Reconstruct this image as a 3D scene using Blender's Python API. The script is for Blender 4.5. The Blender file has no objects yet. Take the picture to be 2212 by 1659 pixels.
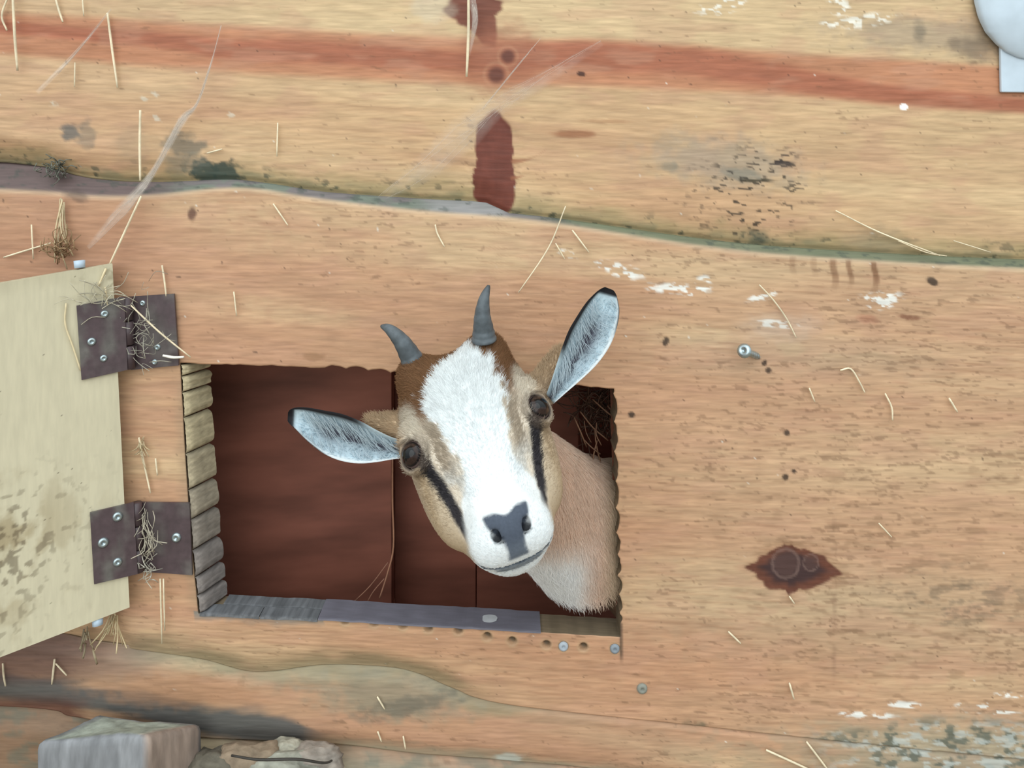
import bpy, math, random
import numpy as np
from mathutils import Vector

# ------------------------------------------------------------------ camera, sky, light
D = 0.67                 # camera distance to the face of the wall (m)
S = 0.0004               # metres per photo pixel on the wall face
CX, CY = 1106.0, 350.0   # photo pixel straight in front of the lens
Z0 = 0.72                # height of photo row 830 above the ground
ZC = Z0 + (830 - CY) * S
scene = bpy.context.scene
col = scene.collection
cam_d = bpy.data.cameras.new('camera'); cam = bpy.data.objects.new('camera', cam_d); col.objects.link(cam)
cam.location = (0, -D, ZC); cam.rotation_euler = (math.pi / 2, 0, 0)
cam_d.sensor_width = 36; cam_d.lens = 36 * D / (2212 * S)
cam_d.shift_y = -(829.5 - CY) / 2212
cam_d.clip_start = 0.01
scene.camera = cam

SKY = 1.75
world = bpy.data.worlds.new('overcast_sky'); scene.world = world; world.use_nodes = True
bg = world.node_tree.nodes['Background']
bg.inputs[0].default_value = (0.90, 0.985, 1.0, 1)
wn = world.node_tree                                     # overcast sky: zenith three times as bright as the horizon
w_tc = wn.nodes.new('ShaderNodeTexCoord'); w_sx = wn.nodes.new('ShaderNodeSeparateXYZ'); w_mr = wn.nodes.new('ShaderNodeMapRange')
w_mr.inputs[1].default_value = 0.0; w_mr.inputs[2].default_value = 1.0; w_mr.inputs[3].default_value = SKY / 3; w_mr.inputs[4].default_value = SKY
wn.links.new(w_tc.outputs['Generated'], w_sx.inputs[0]); wn.links.new(w_sx.outputs[2], w_mr.inputs[0]); wn.links.new(w_mr.outputs[0], bg.inputs[1])
sun_d = bpy.data.lights.new('sun', 'SUN'); sun = bpy.data.objects.new('sun', sun_d); col.objects.link(sun)
sun_d.energy = 1.3; sun_d.angle = math.radians(70); sun_d.color = (0.97, 1.0, 0.985)
sun.rotation_euler = Vector((0.2, 1.0, -0.62)).to_track_quat('-Z', 'Y').to_euler()
sun.location = (-1, -3, 4)
scene.view_settings.view_transform = 'Standard'; scene.view_settings.look = 'None'
scene.view_settings.gamma = 1.0; scene.view_settings.use_curve_mapping = False
scene.view_settings.exposure = 0.25
scene.cycles.max_bounces = 8

# ------------------------------------------------------------------ helpers
rng = np.random.default_rng(7)
random.seed(7)

def P(px, py, f=0.0):
    """photo pixel at distance f in front of the wall face -> world point"""
    k = (D - f) / D
    return np.array([(px - CX) * S * k, -f, ZC + (CY - py) * S * k])

def W(x, y, f=0.0):
    """wall-face coordinates in pixels (no perspective), f metres in front"""
    x = np.asarray(x, float); y = np.asarray(y, float)
    f = np.broadcast_to(np.asarray(f, float), np.broadcast(x, y).shape)
    return np.stack([(x - CX) * S + 0 * f, -f, ZC + (CY - y) * S + 0 * f], -1)

def lin(r, g, b, k=0.80):
    c = np.array([r, g, b], float) / 255
    return np.where(c <= 0.04045, c / 12.92, ((c + 0.055) / 1.055) ** 2.4) * k

def smooth(a, b, x):
    t = np.clip((x - a) / (b - a), 0, 1)
    return t * t * (3 - 2 * t)

def hash2(ix, iy, seed):
    h = (ix.astype(np.int64) * 374761393 + iy.astype(np.int64) * 668265263 + seed * 1442695041) & 0xffffffff
    h = ((h ^ (h >> 13)) * 1274126177) & 0xffffffff
    return ((h ^ (h >> 16)) & 0xffff) / 65535.0

def vn(x, y, seed=0):
    x = np.asarray(x, float); y = np.asarray(y, float)
    ix = np.floor(x); iy = np.floor(y); fx = x - ix; fy = y - iy
    fx = fx * fx * (3 - 2 * fx); fy = fy * fy * (3 - 2 * fy)
    a = hash2(ix, iy, seed); b = hash2(ix + 1, iy, seed); c = hash2(ix, iy + 1, seed); d = hash2(ix + 1, iy + 1, seed)
    return (a * (1 - fx) + b * fx) * (1 - fy) + (c * (1 - fx) + d * fx) * fy

def fbm(x, y, seed=0, oct=4):
    s = 0; a = 0.5; t = 0
    for i in range(oct):
        s = s + a * vn(x * 2 ** i, y * 2 ** i, seed + i * 17); t += a; a *= 0.5
    return s / t

WLOC = {}
def mk(name, V, F, mat, parent=None, colors=None, smooth_sh=True, origin=None):
    V = np.asarray(V, float).reshape(-1, 3)
    if origin is None:
        lo, hi = V.min(0), V.max(0); origin = np.array([(lo[0] + hi[0]) / 2, (lo[1] + hi[1]) / 2, lo[2]])
    me = bpy.data.meshes.new(name)
    if isinstance(F, np.ndarray):
        n, k = F.shape
        me.vertices.add(len(V)); me.vertices.foreach_set('co', (V - origin).astype(np.float32).ravel())
        me.loops.add(n * k); me.loops.foreach_set('vertex_index', F.astype(np.int32).ravel())
        me.polygons.add(n); me.polygons.foreach_set('loop_start', np.arange(0, n * k, k, dtype=np.int32))
        me.update(calc_edges=True)
    else:
        me.from_pydata((V - origin).tolist(), [], F); me.update()
    me.polygons.foreach_set('use_smooth', np.full(len(me.polygons), smooth_sh))
    if colors is not None:
        at = me.color_attributes.new('col', 'FLOAT_COLOR', 'POINT')
        c = np.ones((len(V), 4), np.float32); c[:, :3] = colors
        at.data.foreach_set('color', c.ravel())
    if mat: me.materials.append(mat)
    o = bpy.data.objects.new(name, me); col.objects.link(o)
    WLOC[o.name] = np.array(origin, float)
    if parent is not None:
        o.parent = parent; o.location = origin - WLOC[parent.name]
    else:
        o.location = origin
    return o

def empty(name, loc):
    o = bpy.data.objects.new(name, None); col.objects.link(o); o.location = loc
    o.empty_display_size = 0.05
    WLOC[o.name] = np.array(loc, float); return o

def tag(o, label=None, cat=None, group=None, kind=None):
    if label: o['label'] = label
    if cat: o['category'] = cat
    if group: o['group'] = group
    if kind: o['kind'] = kind
    return o

def grid_faces(nr, nc, off=0, flip=False):
    i = np.arange(nr - 1)[:, None]; j = np.arange(nc - 1)[None, :]
    a = (i * nc + j).ravel() + off
    q = np.stack([a, a + nc, a + nc + 1, a + 1], 1)
    return q[:, ::-1] if flip else q

def join(parts):
    V = []; F = []; n = 0
    for v, f in parts:
        v = np.asarray(v, float).reshape(-1, 3)
        V.append(v); F += [tuple(int(i) + n for i in q) for q in f]; n += len(v)
    return np.concatenate(V), F

def box_vf(c8):
    """8 corners: bottom ring 0-3, top ring 4-7"""
    return np.array(c8), [(0, 3, 2, 1), (4, 5, 6, 7), (0, 1, 5, 4), (1, 2, 6, 5), (2, 3, 7, 6), (3, 0, 4, 7)]

def bevel(o, w, seg=2):
    m = o.modifiers.new('bevel', 'BEVEL'); m.width = w; m.segments = seg; m.limit_method = 'ANGLE'; return o

def tube(pts, rad, nseg=5, cap=True):
    pts = np.asarray(pts, float); n = len(pts)
    rad = np.broadcast_to(np.asarray(rad, float), (n,))
    T = np.gradient(pts, axis=0); T /= np.linalg.norm(T, axis=1)[:, None] + 1e-12
    up = np.array([0.13, -0.91, 0.39]); V = []
    for i in range(n):
        a = np.cross(T[i], up); a /= np.linalg.norm(a) + 1e-12; b = np.cross(T[i], a)
        for k in range(nseg):
            t = 2 * math.pi * k / nseg
            V.append(pts[i] + rad[i] * (math.cos(t) * a + math.sin(t) * b))
    F = []
    for i in range(n - 1):
        for k in range(nseg):
            F.append((i * nseg + k, i * nseg + (k + 1) % nseg, (i + 1) * nseg + (k + 1) % nseg, (i + 1) * nseg + k))
    if cap:
        F.append(tuple(range(nseg))[::-1]); F.append(tuple((n - 1) * nseg + k for k in range(nseg)))
    return V, F

def catmull(pts, m=6):
    pts = np.asarray(pts, float)
    if len(pts) < 3:
        t = np.linspace(0, 1, m)[:, None]; return pts[0] * (1 - t) + pts[-1] * t
    q = np.vstack([2 * pts[0] - pts[1], pts, 2 * pts[-1] - pts[-2]]); out = []
    for i in range(1, len(q) - 2):
        for t in np.linspace(0, 1, m, endpoint=False):
            a, b, c, d = q[i - 1], q[i], q[i + 1], q[i + 2]
            out.append(0.5 * (2 * b + (c - a) * t + (2 * a - 5 * b + 4 * c - d) * t * t + (3 * b - a - 3 * c + d) * t ** 3))
    out.append(pts[-1]); return np.array(out)

# ------------------------------------------------------------------ materials
def new_mat(name):
    m = bpy.data.materials.new(name); m.use_nodes = True
    nt = m.node_tree; return m, nt, nt.nodes['Principled BSDF']

def N(nt, t, **kw):
    n = nt.nodes.new(t)
    for k, v in kw.items(): setattr(n, k, v)
    return n

def mul_noise(nt, bsdf, src, scale, lo, hi, detail=4, coords='Object', mapscale=(1, 1, 1), bump=0.0, bdist=0.001):
    tc = N(nt, 'ShaderNodeTexCoord'); mp = N(nt, 'ShaderNodeMapping'); mp.inputs['Scale'].default_value = mapscale
    no = N(nt, 'ShaderNodeTexNoise'); no.inputs['Scale'].default_value = scale; no.inputs['Detail'].default_value = detail
    nt.links.new(tc.outputs[coords], mp.inputs['Vector']); nt.links.new(mp.outputs[0], no.inputs['Vector'])
    mr = N(nt, 'ShaderNodeMapRange'); mr.inputs[1].default_value = 0.3; mr.inputs[2].default_value = 0.7
    mr.inputs[3].default_value = lo; mr.inputs[4].default_value = hi
    nt.links.new(no.outputs[0], mr.inputs[0])
    mx = N(nt, 'ShaderNodeMix', data_type='RGBA', blend_type='MULTIPLY'); mx.inputs[0].default_value = 1
    nt.links.new(src, mx.inputs[6]); nt.links.new(mr.outputs[0], mx.inputs[7])
    nt.links.new(mx.outputs[2], bsdf.inputs['Base Color'])
    if bump:
        b = N(nt, 'ShaderNodeBump'); b.inputs['Strength'].default_value = bump; b.inputs['Distance'].default_value = bdist
        nt.links.new(no.outputs[0], b.inputs['Height']); nt.links.new(b.outputs[0], bsdf.inputs['Normal'])
    return mx.outputs[2]

def attr_mat(name, rough=0.6, scale=60, lo=0.85, hi=1.1, mapscale=(1, 1, 1), bump=0.15, bdist=0.001, spec=0.3, sheen=0):
    m, nt, b = new_mat(name)
    a = N(nt, 'ShaderNodeAttribute'); a.attribute_name = 'col'
    mul_noise(nt, b, a.outputs['Color'], scale, lo, hi, mapscale=mapscale, bump=bump, bdist=bdist)
    b.inputs['Roughness'].default_value = rough; b.inputs['Specular IOR Level'].default_value = spec
    return m

def flat_mat(name, c, rough=0.6, scale=60, lo=0.8, hi=1.15, mapscale=(1, 1, 1), bump=0.1, metal=0, spec=0.3, bdist=0.001):
    m, nt, b = new_mat(name)
    r = N(nt, 'ShaderNodeRGB'); r.outputs[0].default_value = (*c, 1)
    mul_noise(nt, b, r.outputs[0], scale, lo, hi, mapscale=mapscale, bump=bump, bdist=bdist)
    b.inputs['Roughness'].default_value = rough; b.inputs['Metallic'].default_value = metal
    b.inputs['Specular IOR Level'].default_value = spec
    return m

M_WOOD = attr_mat('pine_wood', 0.55, 420, 0.84, 1.1, (0.10, 1, 1.0), 0.25, 0.0006)
M_INNER = flat_mat('red_brown_boards', lin(164, 102, 84), 0.6, 16, 0.5, 1.2, (0.35, 1, 1.6), 0.2)
M_PLY = attr_mat('plywood', 0.6, 300, 0.94, 1.05, (1, 1, 0.15), 0.1, 0.0004)
M_HINGE = attr_mat('brown_hinge_paint', 0.45, 160, 0.8, 1.15, bump=0.15, spec=0.5)
M_ZINC = flat_mat('zinc_screw', lin(190, 205, 210), 0.3, 200, 0.8, 1.1, metal=0.85)
M_STRAW = attr_mat('straw', 0.55, 200, 0.85, 1.1, bump=0.05)
M_STRIP = attr_mat('grey_strip', 0.5, 260, 0.88, 1.08, (0.2, 1, 1), 0.1, spec=0.4)
M_WOODGREY = attr_mat('weathered_cut_wood', 0.85, 320, 0.7, 1.15, (1, 0.1, 1), 0.4, 0.001)
M_BLOCK = attr_mat('weathered_block', 0.85, 130, 0.7, 1.2, (1, 1, 0.25), 0.35, 0.002)
M_METAL = flat_mat('pale_blue_enamel', lin(200, 215, 228, 0.9), 0.4, 60, 0.92, 1.05, spec=0.5)
M_SKIN = attr_mat('goat_coat', 0.75, 500, 0.9, 1.08, bump=0.1, bdist=0.0006)
M_NOSE = M_SKIN
M_GROUND = flat_mat('earth', lin(150, 135, 115), 0.9, 12, 0.7, 1.2, bump=0.4, bdist=0.01)
M_STONE = attr_mat('rubble', 0.9, 120, 0.7, 1.2, bump=0.5, bdist=0.003)

# fur
M_FUR, nt, b = new_mat('fur')
a = N(nt, 'ShaderNodeAttribute'); a.attribute_name = 'col'
nt.links.new(a.outputs['Color'], b.inputs['Base Color']); b.inputs['Roughness'].default_value = 0.6
tl = N(nt, 'ShaderNodeBsdfTranslucent'); nt.links.new(a.outputs['Color'], tl.inputs['Color'])
mxs = N(nt, 'ShaderNodeMixShader'); mxs.inputs[0].default_value = 0.35
nt.links.new(b.outputs[0], mxs.inputs[1]); nt.links.new(tl.outputs[0], mxs.inputs[2]); nt.links.new(mxs.outputs[0], nt.nodes['Material Output'].inputs['Surface'])
b.inputs['Specular IOR Level'].default_value = 0.25
# cobweb
M_WEB, nt, b = new_mat('cobweb')
tcn = N(nt, 'ShaderNodeTexCoord'); no = N(nt, 'ShaderNodeTexNoise'); no.inputs['Scale'].default_value = 90; no.inputs['Detail'].default_value = 5
a = N(nt, 'ShaderNodeAttribute'); a.attribute_name = 'col'
nt.links.new(tcn.outputs['Object'], no.inputs['Vector'])
mr = N(nt, 'ShaderNodeMapRange'); mr.inputs[1].default_value = 0.3; mr.inputs[2].default_value = 0.75; mr.inputs[3].default_value = 0.35; mr.inputs[4].default_value = 1.0
nt.links.new(no.outputs[0], mr.inputs[0])
mm = N(nt, 'ShaderNodeMath', operation='MULTIPLY'); nt.links.new(mr.outputs[0], mm.inputs[0]); nt.links.new(a.outputs['Color'], mm.inputs[1])
nt.links.new(mm.outputs[0], b.inputs['Alpha']); b.inputs['Base Color'].default_value = (*lin(225, 215, 205, 0.9), 1); b.inputs['Roughness'].default_value = 0.9

# ------------------------------------------------------------------ wall colour (the wood itself: grain, knots, stains, droppings)
def interp(x, pts):
    a = np.array(pts, float); return np.interp(x, a[:, 0], a[:, 1])
def soft_curve(pts):
    q = catmull(pts, 8); return [tuple(p) for p in q]

JT = [(-900, 380), (0, 410), (200, 424), (330, 422), (470, 408), (560, 410), (700, 432), (900, 455), (1100, 471), (1250, 491), (1500, 530), (1700, 552), (2000, 571), (2212, 581), (3100, 620)]
JB = [(-900, 1330), (0, 1372), (200, 1398), (280, 1408), (430, 1430), (550, 1458), (700, 1442), (830, 1446), (900, 1460), (980, 1492), (1080, 1520), (1450, 1562), (1800, 1600), (2212, 1640), (3100, 1720)]
JC = [(-900, 1500), (0, 1530), (150, 1552), (250, 1570), (430, 1598), (700, 1610), (900, 1632), (1100, 1648), (1300, 1668), (1600, 1720), (2212, 1800), (3100, 1900)]
JT = soft_curve(JT)
JB = soft_curve(JB)
JC = soft_curve(JC)
def chamfer(x):   # width of the bevel along the top of the middle plank, px
    return interp(x, [(-900, 62), (0, 62), (90, 56), (150, 44), (280, 34), (420, 22), (560, 16), (700, 17), (850, 24), (1000, 30), (1050, 28), (1100, 10), (1200, 12), (1500, 16), (1800, 18), (3100, 22)])

def mixc(c, m, k):
    m = np.clip(m, 0, 1)[:, None]; return c * (1 - m) + np.asarray(k)[None, :] * m

def blob(x, y, cx, cy, rx, ry, ang=0, soft=0.35, wob=0.35, seed=1, wsc=0.05):
    ca, sa = math.cos(ang), math.sin(ang)
    dx = (x - cx) * ca + (y - cy) * sa; dy = -(x - cx) * sa + (y - cy) * ca
    r = np.sqrt((dx / rx) ** 2 + (dy / ry) ** 2) + wob * 2.6 * (fbm(x * wsc, y * wsc * 1.4, seed, 5) - 0.5)
    return 1 - smooth(1 - soft, 1 + soft, r)

def knotmask(x, y, cx, cy, poly, soft=0.06):
    """closed outline given as (angle deg, radius) in px"""
    th = np.degrees(np.arctan2(y - cy, x - cx)) % 360
    pa = sorted(poly); pa = [(pa[-1][0] - 360, pa[-1][1])] + pa + [(pa[0][0] + 360, pa[0][1])]
    r = interp(th, pa) * (1 + 0.12 * (vn(th / 9, y * 0, 5) - 0.5))
    rr = np.hypot(x - cx, y - cy) / r
    return 1 - smooth(1 - soft, 1 + soft, rr), rr

SAT = 0.84
def wall_colour(x, y, which):
    warp = 14 * (fbm(x / 420, y / 160, 3, 3) - 0.5) * 2
    g = y - 0.068 * x + warp                      # follows the run of the grain
    base = {'A': lin(216, 173, 124), 'B': lin(207, 158, 116), 'C': lin(196, 150, 112), 'D': lin(150, 136, 112)}[which]
    c = np.repeat(base[None, :], len(x), 0)
    # broad tone changes
    big = fbm(x / 520, g / 70, 11, 3)
    c = mixc(c, smooth(0.45, 0.8, big) * 0.55, lin(222, 188, 140))
    c = mixc(c, smooth(0.55, 0.25, big) * 0.5, lin(198, 140, 102))
    if which == 'A':
        top = 1 - smooth(20, 70, y - 0.075 * (x - 300) + warp * 0.6)
        c = mixc(c, top * 0.75, lin(224, 192, 142))
        c = mixc(c, smooth(1150, 2100, x) * 0.45, lin(219, 184, 136))
        c = mixc(c, (1 - smooth(0, 900, x)) * 0.35, lin(205, 152, 116))
        yc = interp(x, [(-900, 60), (0, 72), (400, 100), (700, 118), (1000, 132), (1300, 138), (1700, 160), (2212, 190), (3100, 250)])
        hw = interp(x, [(-900, 40), (0, 42), (300, 48), (700, 50), (1300, 50), (2212, 44), (3100, 40)])
        d = np.abs(y - yc + 8 * (fbm(x / 150, y / 40, 21) - 0.5)) / hw
        c = mixc(c, (1 - smooth(0.75, 1.25, d)) * 0.92, lin(202, 130, 88))
        yd = interp(x, [(-900, 50), (0, 58), (300, 82), (500, 108), (700, 112), (1000, 135), (1250, 118), (1500, 132), (1900, 205), (2212, 230), (3100, 270)])
        hd = interp(x, [(-900, 12), (0, 14), (400, 18), (650, 26), (1000, 22), (1300, 34), (1600, 30), (2212, 16), (3100, 14)])
        d = np.abs(y - yd + 10 * (fbm(x / 120, y / 30, 22) - 0.5)) / hd
        c = mixc(c, (1 - smooth(0.5, 1.5, d)) * 0.85, lin(178, 98, 66))
    if which == 'B':
        c = mixc(c, blob(x, y, 250, 600, 500, 160, 0.05, 0.6) * 0.6, lin(200, 145, 108))
        c = mixc(c, smooth(1300, 1700, x) * 0.35, lin(206, 168, 128))
        c = mixc(c, blob(x, y, 1600, 1430, 420, 60, 0.02, 0.6, seed=8) * 0.55, lin(200, 140, 100))
        c = mixc(c, blob(x, y, 1500, 900, 300, 100, 0.05, 0.7, seed=9) * 0.45, lin(205, 150, 112))
        c = mixc(c, blob(x, y, 1850, 1330, 450, 110, 0.05, 0.7, seed=12) * 0.5, lin(190, 158, 122))
        c = mixc(c, blob(x, y, 1700, 770, 260, 40, 0.05, 0.7, seed=13) * 0.4, lin(178, 148, 120))
        c = mixc(c, (1 - smooth(250, 420, x)) * (1 - smooth(560, 640, y)) * 0.35, lin(180, 122, 90))
    # grain lines
    gl = fbm(x / 260, g / 7.5, 31, 3)
    c = c * (1 + 0.22 * (gl - 0.5) + 0.16 * (fbm(x / 55, y / 22, 33, 3) - 0.5))[:, None]
    c = mixc(c, smooth(0.5, 0.7, fbm(x / 90, y / 30, 34, 3)) * 0.3, lin(205, 150, 118))
    ring = 0.5 + 0.5 * np.sin(g / 2.4 + 16 * fbm(x / 700, g / 120, 40, 2) + 2.5 * fbm(x / 60, g / 20, 42, 2))
    c = mixc(c, smooth(0.55, 1, ring) * (0.26 if which == 'B' else 0.14) * smooth(0.42, 0.6, vn(x / 34, g / 5, 43)) * smooth(0.35, 0.6, fbm(x / 300, y / 90, 41)), lin(160, 105, 70))
    # short dark pits along the grain
    dens = {'A': 0.84, 'B': 0.80, 'C': 0.79, 'D': 0.75}[which]
    xw = x + 22 * (fbm(x / 24, y / 12, 54, 3) - 0.5); gw = g + 9 * (fbm(x / 20, y / 10, 55, 3) - 0.5)
    pit = vn(xw / 26, gw / 4.2, 51) * 0.62 + vn(xw / 9, gw / 3.4, 52) * 0.38
    reg = fbm(x / 260, y / 140, 53, 2)
    if which == 'B': reg = reg + 0.22 * smooth(1250, 1600, x)
    c = mixc(c, smooth(dens, dens + 0.10, pit + 0.35 * (reg - 0.5)) * 0.42, lin(120, 84, 56))
    if which == 'B':
        p2 = vn(x / 42, g / 9, 56) * 0.5 + fbm(x / 20, g / 7, 57, 2) * 0.5
        c = mixc(c, smooth(0.60, 0.74, p2) * smooth(1350, 1800, x) * smooth(900, 1050, y) * 0.42, lin(150, 112, 78))
    # random specks of dirt
    sp = vn(x / 7.5, y / 6.5, 61)
    c = mixc(c, smooth(0.975, 0.99, sp) * 0.7, lin(70, 48, 40))
    sw = vn(x / 8, y / 6, 62)
    c = mixc(c, smooth(0.985, 0.995, sw) * 0.7, lin(240, 235, 225))
    if which == 'A':
        # mildew along the joint
        edge = interp(x, JT) - chamfer(x) - y
        mil = fbm(x / 60, y / 26, 71)
        c = mixc(c, (1 - smooth(8, 46, edge + 55 * (mil - 0.55))) * 0.55, lin(150, 138, 88))
        c = mixc(c, (1 - smooth(0, 20, edge + 46 * (fbm(x / 38, y / 18, 72) - 0.5))) * 0.5, lin(110, 116, 88))
        c = mixc(c, (1 - smooth(0, 60, edge)) * smooth(0.64, 0.74, fbm(x / 22, y / 14, 73)) * 0.8, lin(52, 68, 58))
        # knots
        m, rr = knotmask(x, y, 1068, 380, [(0, 44), (30, 50), (60, 75), (90, 100), (120, 72), (150, 52), (180, 46), (205, 46), (225, 56), (240, 84), (252, 112), (262, 130), (275, 136), (288, 118), (300, 78), (318, 52), (340, 44)], 0.05)
        kcol = lin(128, 62, 46)[None, :] * (0.75 + 0.4 * fbm(x / 14, y / 40, 81))[:, None]
        c = c * (1 - m[:, None]) + kcol * m[:, None]
        for (x0, y0, x1, y1, w) in [(1110, 348, 1180, 322, 7), (1106, 385, 1175, 352, 5)]:
            t = np.clip(((x - x0) * (x1 - x0) + (y - y0) * (y1 - y0)) / ((x1 - x0) ** 2 + (y1 - y0) ** 2), 0, 1)
            dd = np.hypot(x - x0 - t * (x1 - x0), y - y0 - t * (y1 - y0) - 8 * np.sin(t * 3.1))
            c = mixc(c, (1 - smooth(w * 0.4, w, dd / (1.15 - t))) * (1 - 0.7 * t) * 0.8, lin(165, 95, 58))
        m, rr = knotmask(x, y, 1030, 20, [(0, 55), (20, 40), (45, 60), (65, 88), (80, 75), (100, 48), (130, 46), (160, 55), (175, 72), (200, 60), (250, 80), (300, 60), (330, 45), (345, 58)], 0.10)
        c = mixc(c, m * 0.97, lin(126, 62, 44))
        c = mixc(c, blob(x, y, 1085, 130, 85, 75, 0, 0.5, 0.2, 82) * 0.7, lin(176, 102, 70))
        for (kx, ky, kr) in [(1097, 122, 17), (1072, 162, 21)]:
            r = np.hypot(x - kx, y - ky) / kr
            c = mixc(c, (1 - smooth(0.55, 1.15, r)) * 0.85, lin(104, 52, 42)); c = mixc(c, (1 - smooth(0.05, 0.25, np.abs(r - 1.25))) * 0.25, lin(205, 150, 110))
        c = mixc(c, blob(x, y, 1240, 290, 46, 8, 0.0, 0.4, 0.25, 83) * 0.8, lin(160, 98, 58))
        c = mixc(c, blob(x, y, 1310, 262, 55, 4, 0.02, 0.5, 0.3, 84) * 0.5, lin(165, 110, 66))
        # grey and black stains
        c = mixc(c, blob(x, y, 465, 375, 52, 27, 0.1, 0.25, 0.55, 91) * 0.92, lin(52, 72, 66))
        c = mixc(c, blob(x, y, 400, 318, 44, 24, 0.2, 0.4, 0.6, 92) * 0.65, lin(92, 98, 92))
        c = mixc(c, blob(x, y, 398, 352, 40, 20, 0, 0.5, 0.6, 93) * 0.5, lin(110, 115, 105))
        c = mixc(c, blob(x, y, 155, 287, 20, 17, 0.3, 0.35, 0.6, 94) * 0.8, lin(90, 95, 98))
        c = mixc(c, blob(x, y, 187, 290, 16, 26, 0, 0.4, 0.7, 95) * 0.5, lin(110, 108, 100))
        c = mixc(c, blob(x, y, 290, 315, 40, 45, 0, 0.6, 0.5, 96) * 0.3, lin(140, 125, 100))
        c = mixc(c, blob(x, y, 1560, 350, 150, 48, 0.12, 0.6, 0.45, 97) * 0.62, lin(166, 150, 132))
        c = mixc(c, blob(x, y, 1600, 378, 36, 15, 0.2, 0.5, 0.6, 98) * 0.55, lin(110, 118, 110))
        c = mixc(c, blob(x, y, 1445, 362, 16, 12, 0.2, 0.5, 0.6, 98) * 0.5, lin(110, 118, 110))
        c = mixc(c, blob(x, y, 1990, 75, 180, 34, 0.05, 0.6, 0.5, 99) * 0.6, lin(172, 150, 128))
        c = mixc(c, blob(x, y, 2105, 105, 50, 28, 0.15, 0.5, 0.5, 100) * 0.65, lin(128, 108, 90))
        c = mixc(c, blob(x, y, 1985, 68, 13, 18, 0, 0.5, 0.5, 101) * 0.6, lin(118, 108, 92))
        c = mixc(c, blob(x, y, 935, 15, 45, 30, 0, 0.5, 0.4, 102) * 0.4, lin(218, 204, 180))
        fl = fbm(x / 15, y / 6.0, 103, 2)
        c = mixc(c, blob(x, y, 1625, 420, 120, 100, -0.3, 0.5, 0.3, 104) * smooth(0.66, 0.74, fl) * 0.9, lin(56, 48, 40))
        c = mixc(c, blob(x, y, 1690, 345, 28, 20, -0.3, 0.5, 0.3, 105) * smooth(0.5, 0.62, fl) * 0.9, lin(52, 42, 44))
        c = mixc(c, blob(x, y, 1635, 390, 36, 4, 0, 0.3, 0.3, 106) * 0.9, lin(70, 62, 42))
        c = mixc(c, blob(x, y, 1640, 520, 22, 20, 0, 0.5, 0.6, 107) * 0.6, lin(80, 90, 76))
        c = mixc(c, blob(x, y, 1900, 520, 60, 26, 0.2, 0.6, 0.5, 108) * 0.4, lin(150, 138, 110))
        # white droppings
        wh = fbm(x / 16, y / 7, 111, 3)
        for (bx, by, rx, ry, an) in [(1865, 45, 62, 14, -0.15), (1810, 12, 26, 20, 0.4), (1560, 14, 55, 16, -0.2), (1812, 50, 40, 7, 0)]:
            c = mixc(c, blob(x, y, bx, by, rx, ry, an, 0.3, 0.3, 112) * smooth(0.50, 0.58, wh) * 0.9, lin(238, 232, 220, 0.9))
        c = mixc(c, blob(x, y, 1952, 231, 9, 7, 0, 0.2, 0.05, 113), lin(250, 248, 245, 0.95))
        for (bx, by) in [(335, 203), (312, 214), (338, 256), (500, 248), (116, 225)]:
            c = mixc(c, blob(x, y, bx, by, 7, 5, 0.4, 0.4, 0.9, 114, 0.16) * 0.55, lin(225, 218, 200))
        c = mixc(c, blob(x, y, 1255, 160, 9, 5, 0.2, 0.3, 0.3, 115) * 0.9, lin(70, 35, 28))
    if which == 'B':
        edge = y - interp(x, JT)                                 # chamfer: dust and mildew
        dust = 1 - smooth(-4, 4, edge)
        dl = np.clip((500 - x) / 400, 0, 1)
        cd = np.repeat(lin(118, 108, 108)[None, :], len(x), 0)
        cd = mixc(cd, smooth(0.42, 0.62, fbm(x / 60, y / 14, 121)) * 0.8 * smooth(300, 420, x), lin(112, 124, 106))
        cd = mixc(cd, (1 - smooth(280, 420, x)) * 0.95, lin(106, 84, 82))
        cd = mixc(cd, smooth(880, 960, x) * (1 - smooth(1070, 1110, x)) * 0.9, lin(146, 142, 142))
        cd = mixc(cd, smooth(1105, 1300, x) * 0.9, lin(112, 116, 84))
        cd = mixc(cd, smooth(0.6, 0.75, fbm(x / 24, y / 8, 122)) * 0.6, lin(64, 74, 66))
        c = c * (1 - dust[:, None]) + cd * dust[:, None]
        c = mixc(c, (1 - smooth(0, 9, np.abs(edge - 2))) * 0.45, lin(215, 185, 150))
        c = mixc(c, blob(x, y, 415, 463, 11, 15, 0, 0.3, 0.4, 123) * 0.85, lin(100, 62, 50))
        c = mixc(c, blob(x, y, 165, 425, 25, 12, 0.2, 0.5, 0.5, 123) * 0.6, lin(90, 70, 62))
        c = mixc(c, blob(x, y, 670, 770, 22, 9, 0, 0.4, 0.5, 124) * 0.5, lin(140, 95, 55))
        # run stains below the joint at the right
        for (sx, l, w, k) in [(1802, 62, 9, 0.7), (1836, 55, 7, 0.75), (1890, 62, 8, 0.85), (1714, 40, 8, 0.35), (1760, 40, 8, 0.3)]:
            yy = edge / l
            c = mixc(c, (1 - smooth(0.5, 1.1, np.abs(x - sx + 3 * np.sin(y / 11)) / w)) * smooth(-0.05, 0.1, yy) * (1 - smooth(0.5, 1.25, yy)) * k, lin(138, 92, 58))
        # white droppings
        wh = fbm(x / 18, y / 7, 131, 3)
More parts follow.
